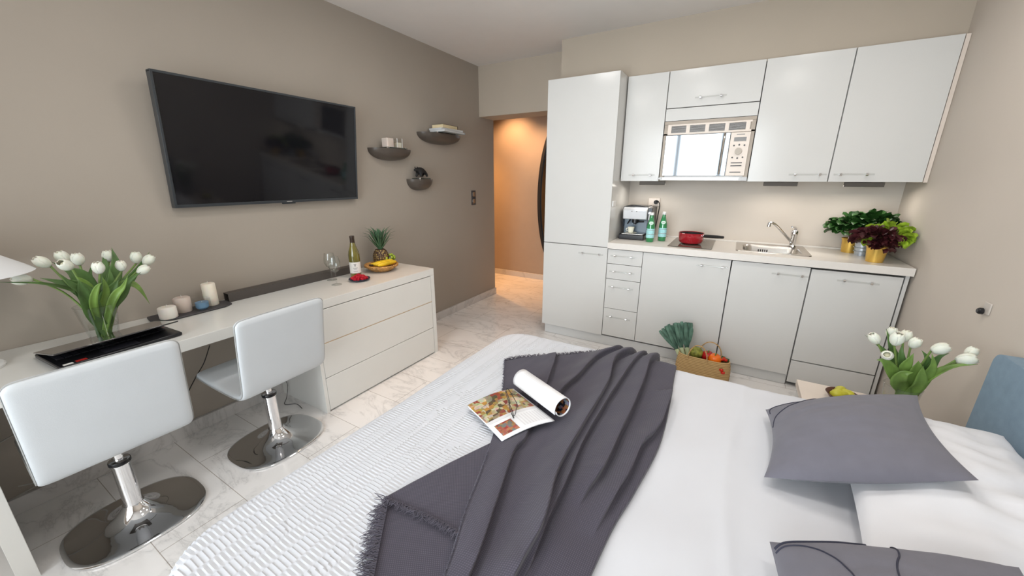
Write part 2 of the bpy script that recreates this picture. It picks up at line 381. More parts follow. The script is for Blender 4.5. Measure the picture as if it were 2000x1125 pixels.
    def build(s, name, mats, parent=None, smooth=35, bevel=0, solid=0, sub=0, segs=2):
        if not isinstance(mats, (list, tuple)): mats = [mats]
        off = origin(parent)
        me = bpy.data.meshes.new(name)
        me.from_pydata([(x-off.x, y-off.y, z-off.z) for x, y, z in s.v], [], s.f); me.update()
        for m in mats: me.materials.append(M[m] if isinstance(m, str) else m)
        for p, mi in zip(me.polygons, s.m): p.material_index = mi
        if s.uv is not None:
            ul = me.uv_layers.new(name='UVMap'); li = np.zeros(len(me.loops), np.int32); me.loops.foreach_get('vertex_index', li)
            ul.data.foreach_set('uv', np.asarray(s.uv, np.float32)[li].ravel())
        if smooth:
            me.polygons.foreach_set('use_smooth', [True]*len(me.polygons)); me.set_sharp_from_angle(angle=radians(smooth))
        o = bpy.data.objects.new(name, me); COL.objects.link(o)
        if parent is not None: o.parent = parent
        if bevel:
            b = o.modifiers.new('bevel', 'BEVEL'); b.width = bevel; b.segments = segs; b.limit_method = 'ANGLE'; b.harden_normals = False
        if solid:
            b = o.modifiers.new('thickness', 'SOLIDIFY'); b.thickness = solid; b.offset = 0
        if sub:
            b = o.modifiers.new('sub', 'SUBSURF'); b.levels = sub; b.render_levels = sub
        return o
def B(name, m, a, b, parent=None, bevel=.002): return MB().box(a, b).build(name, m, parent, bevel=bevel)
def copy_tree(o, parent=None):
    c = o.copy(); COL.objects.link(c)
    if parent is not None: c.parent = parent
    for ch in list(o.children): copy_tree(ch, c)
    return c
def lerp(a, b, t): return a+(b-a)*t
def smooth_path(pts, n):
    P = [Vector(p) for p in pts]; out = []
    k = len(P)-1
    for i in range(n+1):
        t = i/n*k; j = min(int(t), k-1); f = t-j
        p0 = P[max(j-1, 0)]; p1 = P[j]; p2 = P[j+1]; p3 = P[min(j+2, k)]
        out.append(.5*((2*p1) + (p2-p0)*f + (2*p0-5*p1+4*p2-p3)*f*f + (3*p1-p0-3*p2+p3)*f**3))
    return out
def structure(o): o['kind'] = 'structure'; return o
def euler3(x=0, y=0, z=0):
    from mathutils import Euler
    return Euler((x, y, z)).to_matrix()

# ---------------------------------------------------------------- the room
XL, XR, YB, ZC = -2.545, .965, 3.64, 2.55
YJ = 3.91                                        # end of the left wall, hall begins
structure(B('floor', 'marble', (-4.6, WY-.2, -.1), (XR+.2, 5.0, 0), bevel=0))
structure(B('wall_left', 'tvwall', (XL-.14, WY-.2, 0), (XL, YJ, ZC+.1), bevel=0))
structure(B('wall_right', 'wall', (XR, WY-.2, 0), (XR+.15, 5.0, ZC+.1), bevel=0))
structure(B('ceiling', 'ceiling', (XL-.2, WY-.2, ZC), (XR+.2, YJ, ZC+.12), bevel=0))
structure(B('wall_kitchen', 'wall', (-1.475, YB, 0), (XR, YB+.12, ZC), bevel=0))
structure(B('wall_hall_right', 'wall', (-1.475, YB+.12, 0), (-1.36, 4.83, ZC), bevel=0))
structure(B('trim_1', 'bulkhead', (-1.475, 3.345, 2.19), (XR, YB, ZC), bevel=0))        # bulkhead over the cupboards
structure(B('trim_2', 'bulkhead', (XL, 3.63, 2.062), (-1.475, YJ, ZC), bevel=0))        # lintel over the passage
structure(B('wall_hall', 'hallwall', (-4.4, 4.83, 0), (-1.3, 4.95, ZC), bevel=0))
structure(B('wall_hall_left', 'hallwall', (-4.5, YJ-.2, 0), (-4.4, 4.95, ZC), bevel=0))
structure(B('wall_hall_near', 'hallwall', (-4.4, YJ-.2, 0), (XL-.14, YJ-.06, ZC), bevel=0))
structure(B('ceiling_hall', 'ceiling', (-4.5, YJ, 2.42), (-1.36, 4.95, 2.5), bevel=0))
structure(B('baseboard_left', 'skirting', (XL, WY, 0), (XL+.02, YJ, .078), bevel=.002))
structure(B('baseboard_hall', 'skirting', (-4.4, 4.81, 0), (-1.475, 4.83, .078), bevel=.002))
structure(B('baseboard_right', 'skirting', (XR-.02, WY, 0), (XR, 3.03, .078), bevel=.002))
for i_, (x_, y_) in enumerate(FILL_LAMPS):  # made-up fixtures for the added fill lamps, out of view
    if i_ == 0:
        cl_ = thing('added_fill_light', (x_, y_, ZC), 'added round ceiling light, unseen fill above the bed and desk', 'ceiling light', 'added round fill lights')
        MB().lathe((x_, y_, ZC), [(.15, -.001), (.15, -.03), (.135, -.034), (.125, -.03), (.125, -.001)], 40, cap=False).build('ring', 'white', cl_)
        MB().lathe((x_, y_, ZC), [(0, -.032), (.125, -.032), (.126, -.028)], 40, cap=False).build('diffuser', 'opal', cl_)
    else: copy_tree(cl_).location = (x_, y_, ZC)
# rear wall with the window that lights the room
m = MB(); m.box((XL, WY-.15, 0), (WX0, WY, ZC)); m.box((WX1, WY-.15, 0), (XR, WY, ZC)); m.box((WX0, WY-.15, 0), (WX1, WY, WZ0)); m.box((WX0, WY-.15, WZ1), (WX1, WY, ZC))
structure(m.build('wall_rear', 'wall', smooth=0))
m = MB(); xs = [WX0+(WX1-WX0)*k/3 for k in range(4)]
for k, x in enumerate(xs): m.box((x-.035, WY-.09, WZ0), (x+.035, WY-.03, WZ1))
m.box((WX0, WY-.09, WZ0), (WX1, WY-.03, WZ0+.07)); m.box((WX0, WY-.09, WZ1-.07), (WX1, WY-.03, WZ1))
structure(m.build('window_1', 'window', smooth=0))

# ---------------------------------------------------------------- kitchen
FY = 3.07                        # front of base units
WT = .92                         # worktop height
def handle(parent, x0, x1, z, y, posts=True):
    m = MB(); c = (x0+x1)/2; L = (x1-x0)/2
    m.tube([(x0-.035, y-.03, z), (x1+.035, y-.03, z)], .0055, 10, 0)
    for x in (x0, x1):
        m.cyl((x, y, z), (x, y-.022, z), .0055, n=10, mi=1); m.cyl((x-.006, y-.03, z), (x+.006, y-.03, z), .0085, n=12, mi=1)
    o = m.build('handle', ['acrylic', 'chrome'], parent); return o
def front(parent, name, x0, x1, z0, z1, y, hs=None, mt='lacquer'):
    g = .0018
    o = B(name, mt, (x0+g, y, z0+g), (x1-g, y+.018, z1-g), parent, bevel=.0012)
    if hs: handle(o, hs[0], hs[1], hs[2], y)
    return o
def carcass(parent, x0, x1, z0, z1, y0, y1, mt='lacquer'):
    m = MB(); m.box((x0+.001, y0, z0), (x1-.001, y1, z1)); m.box((x0+.002, y0-.0012, z0+.002), (x1-.002, y0, z1-.002), 1)
    return m.build('body', [mt, 'seam'], parent, bevel=0, smooth=0)

t = thing('tall_cupboard', (-1.17, 3.36, .10), 'tall white gloss larder cupboard at the left end of the kitchen', 'cupboard')
carcass(t, -1.464, -.877, .10, 2.19, FY+.02, YB-.002)
front(t, 'upper_door', -1.466, -.877, .875, 2.19, FY)
front(t, 'lower_door', -1.466, -.877, .088, .873, FY, (-1.085, -.94, .813))
pw = MB(); pw.box((-.879, 3.10, 1.205), (-.869, 3.19, 1.25)); tag(pw.build('plug_socket', 'white', bevel=.003), 'small white socket on the side of the tall cupboard', 'socket')

t = thing('drawer_unit', (-.73, 3.36, .10), 'narrow white base unit with four stacked drawers', 'drawer unit', 'white base units')
carcass(t, -.876, -.592, .10, .872, FY+.02, YB-.002)
for z0, z1, zh in ((.743, .866, .816), (.613, .743, .685), (.352, .613, .552), (.10, .352, .285)):
    front(t, 'drawer', -.876, -.592, z0, z1, FY, (-.806, -.674, zh))
t = thing('base_cupboard', (-.28, 3.36, .10), 'wide white base cupboard under the hob', 'cupboard', 'white base units')
carcass(t, -.590, .021, .10, .872, FY+.02, YB-.002); front(t, 'door', -.592, .021, .10, .866, FY, (-.164, -.03, .812))
t = thing('sink_cupboard', (.25, 3.36, .10), 'white base cupboard below the sink', 'cupboard', 'white base units')
carcass(t, .023, .475, .10, .80, FY+.02, YB-.002); front(t, 'door', .025, .477, .08, .866, FY, (.303, .434, .807))
t = thing('fridge_unit', (.71, 3.36, .05), 'white built-in appliance front at the right end with a low lower panel', 'fridge', 'white base units')
carcass(t, .479, .925, .05, .85, FY+.02, YB-.002); front(t, 'door', .481, .925, .203, .858, FY, (.65, .781, .806))
front(t, 'lower_panel', .481, .925, .03, .199, FY); B('side_panel', 'lacquer', (.932, FY+.01, 0), (.95, YB-.004, .871), t, .001)
t = thing('kitchen_plinth', (-.5, FY+.04, 0), 'long low grey-white plinth strip running under the base units', 'plinth')
B('board', 'plinth', (-1.44, FY+.015, .002), (.478, FY+.033, .086), t, .001)

t = thing('worktop', (0.04, 3.35, .872), 'long white worktop running from the tall cupboard to the right wall', 'worktop')
# slab with an opening for the sink bowl
sx0, sx1, sy0, sy1 = .075, .445, 3.19, 3.56
m = MB()
for a, b in (((-.876, FY-.02, .872), (sx0, YB-.001, WT)), ((sx1, FY-.02, .872), (.957, YB-.001, WT)), ((sx0, FY-.02, .872), (sx1, sy0, WT)), ((sx0, sy1, .872), (sx1, YB-.001, WT))): m.box(a, b)
m.build('slab', 'worktop', t, smooth=0)
B('upstand', 'worktop', (-.876, YB-.016, WT), (.957, YB-.001, WT+.014), t, .002)

# sink: rim, bowl
t = thing('kitchen_sink', (.26, 3.38, WT), 'stainless steel inset sink in the worktop', 'sink')
m = MB()
def rr(cx, cy, hx, hy, r, n=6):
    out = []
    for (sx, sy, a0) in ((1, 1, 0), (-1, 1, 90), (-1, -1, 180), (1, -1, 270)):
        for i in range(n+1):
            a = radians(a0+90*i/n); out.append((cx+sx*(hx-r)+r*cos(a), cy+sy*(hy-r)+r*sin(a)))
    return out
def rings(m, rl, mi=0, cap_last=True):
    n = len(rl[0][0]); vs = []
    for pts, z in rl: vs += [(x, y, z) for x, y in pts]
    fs = [(j*n+i, j*n+(i+1) % n, (j+1)*n+(i+1) % n, (j+1)*n+i) for j in range(len(rl)-1) for i in range(n)]
    if cap_last: fs.append(tuple((len(rl)-1)*n+i for i in range(n)))
    m.add(vs, fs, mi)
cx, cy = .26, 3.40
rings(m, [(rr(cx, cy, .225, .235, .03), WT+.0005), (rr(cx, cy, .223, .233, .03), WT+.006), (rr(cx, cy, .215, .225, .03), WT+.004),
          (rr(cx, cy-.03, .18, .165, .06), WT+.003), (rr(cx, cy-.03, .172, .158, .06), WT-.012), (rr(cx, cy-.03, .16, .146, .06), WT-.13), (rr(cx, cy-.03, .12, .11, .05), WT-.142)])
m.build('bowl', 'steel', t, smooth=50)
m = MB()
for k in range(5): m.box((.19+k*.014, 3.5215, WT-.045), (.197+k*.014, 3.5235, WT-.028))
m.build('overflow', 'blackmatt', t)
t = thing('mixer_tap', (.405, 3.56, WT+.004), 'chrome mixer tap with long slanting spout at the sink', 'tap')
m = MB(); m.lathe((.405, 3.56, WT+.004), [(.026, 0), (.026, .008), (.021, .014), (.021, .085), (.024, .09), (.024, .118), (.017, .128), (0, .13)], 24); m.build('body', 'chrome', t)
m = MB(); m.tube(smooth_path([(.405, 3.56, WT+.03), (.36, 3.50, WT+.08), (.27, 3.38, WT+.175), (.235, 3.33, WT+.20), (.22, 3.31, WT+.197)], 16), .0095, 12); m.cyl((.219, 3.309, WT+.20), (.216, 3.305, WT+.172), .012, n=14); m.build('spout', 'chrome', t)
m = MB(); m.tube(smooth_path([(.41, 3.56, WT+.13), (.40, 3.52, WT+.155), (.37, 3.46, WT+.165)], 8), [.013, .011, .010, .009, .008, .008, .007, .006, .006], 10); m.build('lever', 'chrome', t)

t = thing('hob', (-.26, 3.37, WT), 'dark glass two-ring hob set in the worktop', 'hob')
B('glass_plate', 'hob', (-.425, 3.115, WT+.0005), (-.118, 3.625, WT+.006), t, .002)
m = MB()
for yy, r in ((3.25, .075), (3.48, .09)): m.lathe((-.27, yy, WT+.0062), [(r, 0), (r, .0004), (r-.004, .0004), (r-.004, 0)], 40, cap=False)
m.build('ring_marks', 'print', t)
t = thing('saucepan', (-.285, 3.32, WT+.0066), 'red enamel saucepan with black handle on the hob', 'saucepan')
m = MB(); m.lathe((-.285, 3.32, WT+.0068), [(0, 0), (.062, 0), (.08, .008), (.091, .03), (.093, .082), (.095, .084), (.0925, .086), (.089, .083), (.087, .03), (.078, .010), (0, .006)], 40)
for i, p in enumerate(m.f): pass
o = m.build('pot', ['pan', 'blackmatt'], t)
for p in o.data.polygons:
    c = p.center; r = sqrt(c.x**2+c.y**2)
    if (r < .091 and p.index//40 >= 7): p.material_index = 1
m = MB(); m.tube([(-.205, 3.285, WT+.075), (-.18, 3.27, WT+.078), (-.10, 3.215, WT+.085), (-.055, 3.19, WT+.088)], [.008, .012, .012, .009], 10); m.build('handle', 'blackmatt', t)
m = MB(); m.cyl((-.212, 3.29, WT+.072), (-.19, 3.276, WT+.076), .011, n=10); m.build('collar', 'chrome', t)

# ---- coffee machine
t = thing('coffee_machine', (-.745, 3.42, WT), 'silver and black espresso coffee machine beside the tall cupboard', 'coffee machine')
x0, x1, y0, y1 = -.845, -.645, 3.35, 3.58
B('base', 'black', (x0-.012, y0-.055, WT+.001), (x1, y1, WT+.045), t, .006)
B('back_body', 'bluegrey', (x0, y0+.06, WT+.045), (x1, y1, WT+.17), t, .004)
m = MB(); m.extrude([(y0-.005, WT+.17), (y1, WT+.17), (y1, WT+.272), (y0+.01, WT+.272), (y0-.015, WT+.25)], 0, x0, x1); m.build('top_body', 'silver', t, bevel=.006)
m = MB(); m.extrude([(x0-.008, WT+.10), (x0, WT+.10), (x0, WT+.27), (x0-.008, WT+.27)], 1, y0+.02, y1); m.build('side_panel', 'black', t, bevel=.003); m = MB(); m.extrude([(x1, WT+.045), (x1+.035, WT+.045), (x1+.035, WT+.268), (x1, WT+.268)], 1, y0+.02, y1); m.build('side_panel', 'black', t, bevel=.003)
m = MB(); m.tube(smooth_path([(x0, y0+.02, WT+.27), (x0+.05, y0+.02, WT+.28), (x0+.1, y0+.02, WT+.284), (x0+.15, y0+.02, WT+.28), (x1, y0+.02, WT+.27)], 12), .006, 8); m.box((x0+.01, y0+.03, WT+.272), (x1-.01, y1-.01, WT+.28)); m.build('lid', 'black', t)
for k in range(2): MB().cyl((x0+.075+k*.04, y0-.012, WT+.238), (x0+.075+k*.04, y0-.018, WT+.238), .005, n=12).build('button', 'print', t)
m = MB(); m.cyl((-.745, y0+.03, WT+.17), (-.745, y0+.03, WT+.14), .028, n=20); m.cyl((-.745, y0+.03, WT+.142), (-.745, y0+.03, WT+.125), .012, n=12); m.tube([(-.72, y0+.02, WT+.15), (-.665, y0-.03, WT+.158)], .008, 8); m.cyl((-.79, y0+.05, WT+.17), (-.80, y0+.0, WT+.13), .006, n=8); m.build('group_head', 'black', t)
B('drip_tray', 'steel', (x0+.01, y0-.05, WT+.045), (x1-.01, y0+.055, WT+.052), t, .002)
m = MB(); m.cyl((x1+.018, y0+.01, WT+.225), (x1+.018, y0+.03, WT+.225), .012, n=14); m.tube([(x1+.018, y0+.005, WT+.22), (x1+.018, y0-.01, WT+.17)], .005, 8); m.build('steam_knob', 'silver', t)
t = thing('espresso_cup', (-.765, 3.335, WT+.052), 'cream espresso cup standing on the coffee machine tray', 'cup')
m = MB(); m.lathe((-.765, 3.335, WT+.058), [(0, 0), (.018, 0), (.022, .008), (.028, .045), (.029, .047), (.026, .045), (.02, .01), (0, .008)], 24); m.build('cup_body', 'porcelain', t)
m = MB(); m.tube([(-.79, 3.33, WT+.095), (-.803, 3.325, WT+.092), (-.803, 3.325, WT+.078), (-.789, 3.33, WT+.074)], .003, 8); m.build('cup_handle', 'porcelain', t)
t = thing('saucer', (-.765, 3.335, WT+.052), 'cream saucer under the espresso cup', 'saucer')
MB().lathe((-.765, 3.335, WT+.0525), [(0, 0), (.025, 0), (.05, .006), (.051, .0075), (.025, .004), (0, .004)], 28).build('dish', 'porcelain', t)
o = MB().box((-.70, YB-.014, 1.19), (-.60, YB, 1.26)).build('wall_socket', 'ivory', bevel=.004); tag(o, 'double wall socket above the coffee machine with plugs in it', 'socket')
m = MB(); m.tube(smooth_path([(-.63, YB-.03, 1.225), (-.61, YB-.05, 1.235), (-.595, YB-.04, 1.20), (-.60, YB-.03, 1.14), (-.61, 3.60, 1.02), (-.63, 3.60, .935)], 18), .004, 6); m.cyl((-.63, YB-.014, 1.225), (-.63, YB-.04, 1.225), .018, n=14)
tag(m.build('power_cable', 'blackmatt'), 'black plug and cable of the coffee machine at the wall socket', 'cable')

# ---- mineral water bottles
def water_bottle(x, y, label):
    t = thing('water_bottle', (x, y, WT), label, 'bottle', 'green mineral water bottles')
    m = MB(); m.lathe((x, y, WT+.0005), [(0, .003), (.028, 0), (.0315, .006), (.032, .12), (.029, .145), (.018, .185), (.0135, .205), (.0135, .222), (0, .222)], 28)
    m.build('glass_body', 'greenglass', t)
    m = MB(); m.lathe((x, y, WT), [(.0325, .035), (.0325, .11)], 28, cap=False); m.build('label_band', 'bluelabel', t)
    m = MB(); m.lathe((x, y, WT), [(.0327, .098), (.0327, .101)], 28, cap=False); m.lathe((x, y, WT), [(.0327, .062), (.0327, .066)], 28, cap=False); m.build('label_print', 'print', t)
    d = Vector((-x, -y, 0)).normalized(); R = Matrix.Rotation(atan2(d.y, d.x), 3, 'Z') @ Matrix.Rotation(radians(72), 3, 'Y')
    m = MB(); c = Vector((x, y, WT+.156)) + d*.0255; m.lathe(c, [(.0, .0022), (.014, .0008), (.0145, -.002)], 20, sx=1, sy=1.2, M3=R, cap=False); m.build('neck_label', 'greenlabel', t)
    m = MB(); c = Vector((x, y, WT+.156)) + d*.0258; m.obox(c+Vector((0, 0, .0012))+d*.002, .0022, .009, .0004, R); m.build('neck_print', 'print', t)
    m = MB(); m.lathe((x, y, WT), [(.0155, .219), (.0155, .237), (.013, .240), (0, .240)], 20); m.build('cap', 'white', t)
water_bottle(-.591, 3.275, 'green glass mineral water bottle in front of the coffee machine, nearer the tall cupboard')
water_bottle(-.514, 3.385, 'green glass mineral water bottle standing nearer the hob')

# ---- herb pots
def foliage(parent, name, m_, c, rx, ry, rz, n, size, seed, ruffle=.35):
    rnd = random.Random(seed); m = MB()
    for i in range(n):
        a = rnd.uniform(0, 2*pi); e = rnd.uniform(-.35, 1)**1.0; r = rnd.uniform(.35, 1)**.6
        ce = sqrt(max(0, 1-e*e)); d = Vector((cos(a)*ce, sin(a)*ce, e)); p = Vector(c)+Vector((d.x*rx*r, d.y*ry*r, d.z*rz*r))
        s_ = size*rnd.uniform(.6, 1.25); out = Vector((d.x, d.y, d.z*.4+rnd.uniform(-.5, .3))).normalized()
        pts = [p, p+out*s_*.4+Vector((0, 0, s_*.12)), p+out*s_*.8+Vector((0, 0, s_*.08)), p+out*s_+Vector((0, 0, -s_*.1))]
        hint = Vector((rnd.uniform(-.5, .5), rnd.uniform(-.5, .5), 1)); m.leaf(smooth_path(pts, 5), s_*.9, hint, 0, ruffle, prof=lambda q: sin(pi*min(1, .15+q*.85))**.6)
    return m.build(name, m_, parent, smooth=60)
def stems(parent, c0, n, spread, h, seed, m_='stem'):
    rnd = random.Random(seed); m = MB()
    for i in range(n):
        a = rnd.uniform(0, 2*pi); q = Vector(c0)+Vector((cos(a)*spread, sin(a)*spread, h)); m.tube([c0, (Vector(c0)+q)/2+Vector((0, 0, .01)), q], [.0025, .002, .0015], 5)
    return m.build('stems', m_, parent)
def pot(t, c, r0, r1, h, m_):
    MB().lathe(c, [(0, .0005), (r0, .0005), (r1, h), (r1+.003, h+.001), (r1+.003, h-.006), (r1-.004, h-.006), (r0-.003, .006), (0, .006)], 32).build('pot', m_, t)
    MB().lathe((c[0], c[1], c[2]+h-.02), [(0, .006), (r1-.007, .004), (r1-.008, -.002)], 24, cap=False).build('soil', 'soil', t)
c = (.735, 3.53, WT); t = thing('potted_basil', c, 'dark green basil in a gold pot, standing against the backsplash', 'plant', 'potted herbs on the worktop')
pot(t, c, .042, .052, .10, 'gold'); stems(t, (c[0], c[1], c[2]+.08), 16, .05, .08, 3)
foliage(t, 'foliage', 'basil', (c[0]-.015, c[1], c[2]+.165), .115, .10, .065, 170, .055, 11)
c = (.78, 3.42, WT); t = thing('potted_herb', c, 'bushy dark herb in a small zinc pot, between the two gold pots', 'plant', 'potted herbs on the worktop')
pot(t, c, .036, .044, .09, 'zinc')
m = MB()
for z in (.03, .055): m.lathe((c[0], c[1], c[2]+z), [(.040+z*.1, -.003), (.0425+z*.1, 0), (.040+z*.1, .003)], 28, cap=False)
m.build('ribs', 'zinc', t); stems(t, (c[0], c[1], c[2]+.07), 16, .05, .1, 4)
foliage(t, 'foliage', 'basil', (c[0]+.035, c[1]+.03, c[2]+.195), .11, .09, .08, 190, .055, 12)
c = (.80, 3.19, WT); t = thing('potted_lettuce', c, 'dark red and lime green lettuce in the front gold pot', 'plant', 'potted herbs on the worktop')
pot(t, c, .042, .054, .10, 'gold')
foliage(t, 'red_leaves', 'redlettuce', (c[0]-.02, c[1]-.01, c[2]+.135), .09, .075, .065, 170, .045, 13, .8)
foliage(t, 'hanging_leaves', 'redlettuce', (c[0]+.01, c[1]-.05, c[2]+.095), .035, .022, .045, 60, .035, 17, .8)
foliage(t, 'green_leaves', 'lettuce', (c[0]+.05, c[1]+.06, c[2]+.14), .085, .085, .07, 170, .05, 14, .9)
stems(t, (c[0], c[1], c[2]+.08), 12, .05, .06, 5)

# ---- upper cupboards
UY, UZ0, UZ1 = 3.27, 1.405, 2.187
def upper(x0, x1, label, hs):
    t = thing('wall_cupboard', ((x0+x1)/2, 3.45, UZ0), label, 'cupboard', 'white wall cupboards')
    carcass(t, x0, x1, UZ0+.004, UZ1, UY+.02, YB-.002); front(t, 'door', x0, x1, UZ0, UZ1, UY, hs); return t
upper(-.872, -.570, 'narrow white gloss wall cupboard beside the tall cupboard', (-.765, -.633, 1.453))
upper(.034, .487, 'white gloss wall cupboard directly right of the microwave', (.305, .437, 1.453))
t = upper(.489, .940, 'white gloss wall cupboard at the far right by the wall', (.543, .671, 1.453))
B('filler_strip', 'ivory', (.944, UY+.012, UZ0), (.9635, YB-.005, UZ1), t, .001)
t = thing('wall_cupboard', (-.268, 3.45, 1.84), 'short white flap cupboard above the microwave', 'cupboard', 'white wall cupboards')
carcass(t, -.568, .032, 1.842, UZ1, UY+.02, YB-.002); front(t, 'door', -.568, .032, 1.932, UZ1, UY, (-.339, -.208, 1.986)); front(t, 'fascia', -.568, .032, 1.842, 1.930, UY)
for x, w, lab in ((-.63, .10, 'dark triangular cupboard light under the narrow left wall cupboard'), (.24, .10, 'dark triangular cupboard light under the wall cupboard beside the microwave'), (.69, .10, 'dark triangular cupboard light under the rightmost wall cupboard')):
    t = thing('under_cupboard_light', (x, 3.42, 1.38), lab, 'light', 'under-cupboard lights')
    MB().extrude([(x-w, 3.34), (x+w, 3.34), (x+w, 3.36), (x+.01, 3.50), (x-.01, 3.50), (x-w, 3.36)], 2, 1.376, 1.4045).build('housing', 'lighthousing', t, bevel=.002)
    MB().lathe((x, 3.395, 1.3755), [(.0, 0), (.02, 0), (.02, .0004)], 20).build('lens', 'glassgrey', t)

# ---- microwave
t = thing('microwave', (-.26, 3.45, 1.415), 'built-in microwave oven with mirrored door between the wall cupboards', 'microwave')
B('body', 'darksteel', (-.56, 3.285, 1.425), (.026, 3.62, 1.838), t, .001)
m = MB(); m.box((-.566, 3.266, 1.84-.022), (.03, 3.285, 1.84)); m.box((-.566, 3.27, 1.425), (-.535, 3.285, 1.818)); m.box((.003, 3.27, 1.425), (.03, 3.285, 1.818)); m.box((-.566, 3.27, 1.742), (.03, 3.285, 1.755)); m.box((-.535, 3.274, 1.755), (.003, 3.285, 1.818)); m.build('frame', 'bezelbrown', t, bevel=.001)
m = MB()
for k in range(4):
    xa = -.515+k*.128; m.box((xa, 3.272, 1.758), (xa+.112, 3.2745, 1.806), 1)
    for z in range(6): m.box((xa, 3.2695, 1.760+z*.0078), (xa+.112, 3.2725, 1.7625+z*.0078), 0)
m.box((-.54, 3.268, 1.806), (.008, 3.274, 1.82), 2); m.box((-.54, 3.268, 1.745), (.008, 3.274, 1.757), 2)
for k in range(5): m.box((-.54+k*.128+(.0 if k else 0), 3.268, 1.757), (-.515+k*.128, 3.274, 1.806), 2)
m.build('vent_grille', ['darksteel', 'seam', 'ivory'], t, smooth=0)
B('door', 'mirrordoor', (-.545, 3.255, 1.447), (-.114, 3.27, 1.74), t, .002)
m = MB(); m.tube(smooth_path([(-.148, 3.252, 1.735), (-.150, 3.235, 1.70), (-.152, 3.232, 1.60), (-.153, 3.235, 1.49), (-.153, 3.252, 1.46)], 16), .007, 10); m.build('handle', 'steel', t)
p = B('control_panel', 'ivory', (-.110, 3.255, 1.447), (.010, 3.27, 1.74), t, .002)
m = MB(); m.box((-.087, 3.252, 1.68), (-.012, 3.2555, 1.706)); m.build('display', 'lcd', p)
m = MB(); m.cyl((-.05, 3.256, 1.613), (-.05, 3.238, 1.613), .022, n=28); m.build('dial', 'dial', p)
m = MB()
for (dx, z) in ((-.032, 1.652), (0, 1.656), (.032, 1.652), (-.032, 1.572), (0, 1.567), (.032, 1.572)): m.cyl((-.05+dx, 3.256, z), (-.05+dx, 3.251, z), .0055, n=12)
for z in (1.532, 1.512, 1.468): m.box((-.085, 3.252, z), (-.016, 3.2555, z+.006))
m.build('buttons', 'darkgrey', p); m = MB(); m.box((-.075, 3.2535, 1.722), (-.025, 3.2555, 1.728)); m.build('lettering', 'print', p)
B('bottom_rail', 'white', (-.56, 3.262, 1.412), (.028, 3.285, 1.438), t, .002)
m = MB(); m.box((-.575, 3.255, 1.42), (-.545, 3.28, 1.434)); m.box((-.02, 3.258, 1.412), (.03, 3.284, 1.436)); m.build('clip', 'darksteel', t)

# ---------------------------------------------------------------- television, tilted a little forward
t = thing('television', (XL+.01, 1.6, 1.62), 'large black flat television mounted on the taupe wall', 'television')
ty0, ty1, tz0, tz1 = .826, 1.940, 1.271, 1.905
def tvp(x, y, z):                  # lean the top towards the room
    return (XL+.035+x+(z-tz0)*.126, y, z)
def tvbox(m, y0, y1, z0, z1, xa, xb, mi=0):
    vs = [tvp(x, y, z) for z in (z0, z1) for (x, y) in ((xa, y0), (xb, y0), (xb, y1), (xa, y1))]
    m.add(vs, [(0, 3, 2, 1), (4, 5, 6, 7), (0, 1, 5, 4), (1, 2, 6, 5), (2, 3, 7, 6), (3, 0, 4, 7)], mi)
m = MB(); b = .011
tvbox(m, ty0, ty1, tz0, tz0+.016, -.03, .012); tvbox(m, ty0, ty1, tz1-b, tz1, -.03, .012); tvbox(m, ty0, ty0+b, tz0+.01, tz1-.005, -.03, .012); tvbox(m, ty1-b, ty1, tz0+.01, tz1-.005, -.03, .012)
tvbox(m, 1.38, 1.46, tz0-.008, tz0, -.01, .008); m.build('bezel', 'bezel', t, bevel=.0015)
m = MB(); tvbox(m, ty0+.008, ty1-.008, tz0+.01, tz1-.008, -.01, .008); m.build('screen', 'screen', t)
m = MB(); tvbox(m, ty0+.02, ty1-.02, tz0+.02, tz1-.02, -.03, -.01); tvbox(m, 1.15, 1.6, 1.3, 1.45, -.034, -.03); m.build('back_housing', 'blackmatt', t)
m = MB(); tvbox(m, 1.40, 1.435, tz0+.005, tz0+.0095, .012, .0126); m.build('logo', 'print', t)

# ---------------------------------------------------------------- three wall shelves
def shelf(yc, hw, z, dep, drop, label):
    t = thing('wall_shelf', (XL, yc, z), label, 'shelf', 'bowed taupe wall shelves')
    m = MB(); nu, nv = 28, 12
    def fn(u, v):
        a = pi*u; w = sin(pi/2*v); c = max(0, 1-w**2.3)**(1/2.3); ca = cos(a); sa = sin(a)
        return (XL+dep*sa**.75*(c*.9+.1*(1-w))+.001, yc-hw*(abs(ca)**.8)*(1 if ca >= 0 else -1)*c, z-drop*w)
    m.grid(fn, nu, nv); m.add([(XL+dep*.93*sin(pi*i/nu)+.001, yc-hw*.96*cos(pi*i/nu), z-.004) for i in range(nu+1)], [tuple(range(nu+1))])
    m.build('shell', 'taupeplate', t, smooth=40)
    m = MB(); w = hw*.55
    m.extrude([(XL+.004, yc-w), (XL+.004, yc+w), (XL+dep*.96, yc+w*.8), (XL+dep*1.02, yc), (XL+dep*.96, yc-w*.8)], 2, z, z+.008); m.build('glass_plate', 'glassgrey', t, bevel=.001)
    m = MB()
    for s_ in (-1, 1): m.box((XL+dep*.80, yc+s_*w*.85-.008, z-.012), (XL+dep*.80+.014, yc+s_*w*.85+.008, z+.012))
    m.build('clip', 'chrome', t, bevel=.002); return t
shelf(2.315, .205, 1.652, .13, .088, 'bowed taupe wall shelf with glass plate carrying two candles')
shelf(2.935, .275, 1.82, .14, .088, 'bowed taupe wall shelf carrying a stack of books, the highest of the three')
shelf(2.64, .142, 1.418, .105, .10, 'small bowed taupe wall shelf under the black bear figure, the lowest')
t = thing('candle', (XL+.085, 2.245, 1.66), 'pale pink square candle on the wall shelf next to the television', 'candle')
m = MB(); m.extrude(rr(XL+.085, 2.245, .034, .034, .008), 2, 1.6605, 1.728); m.build('wax', 'waxpink', t, bevel=.003)
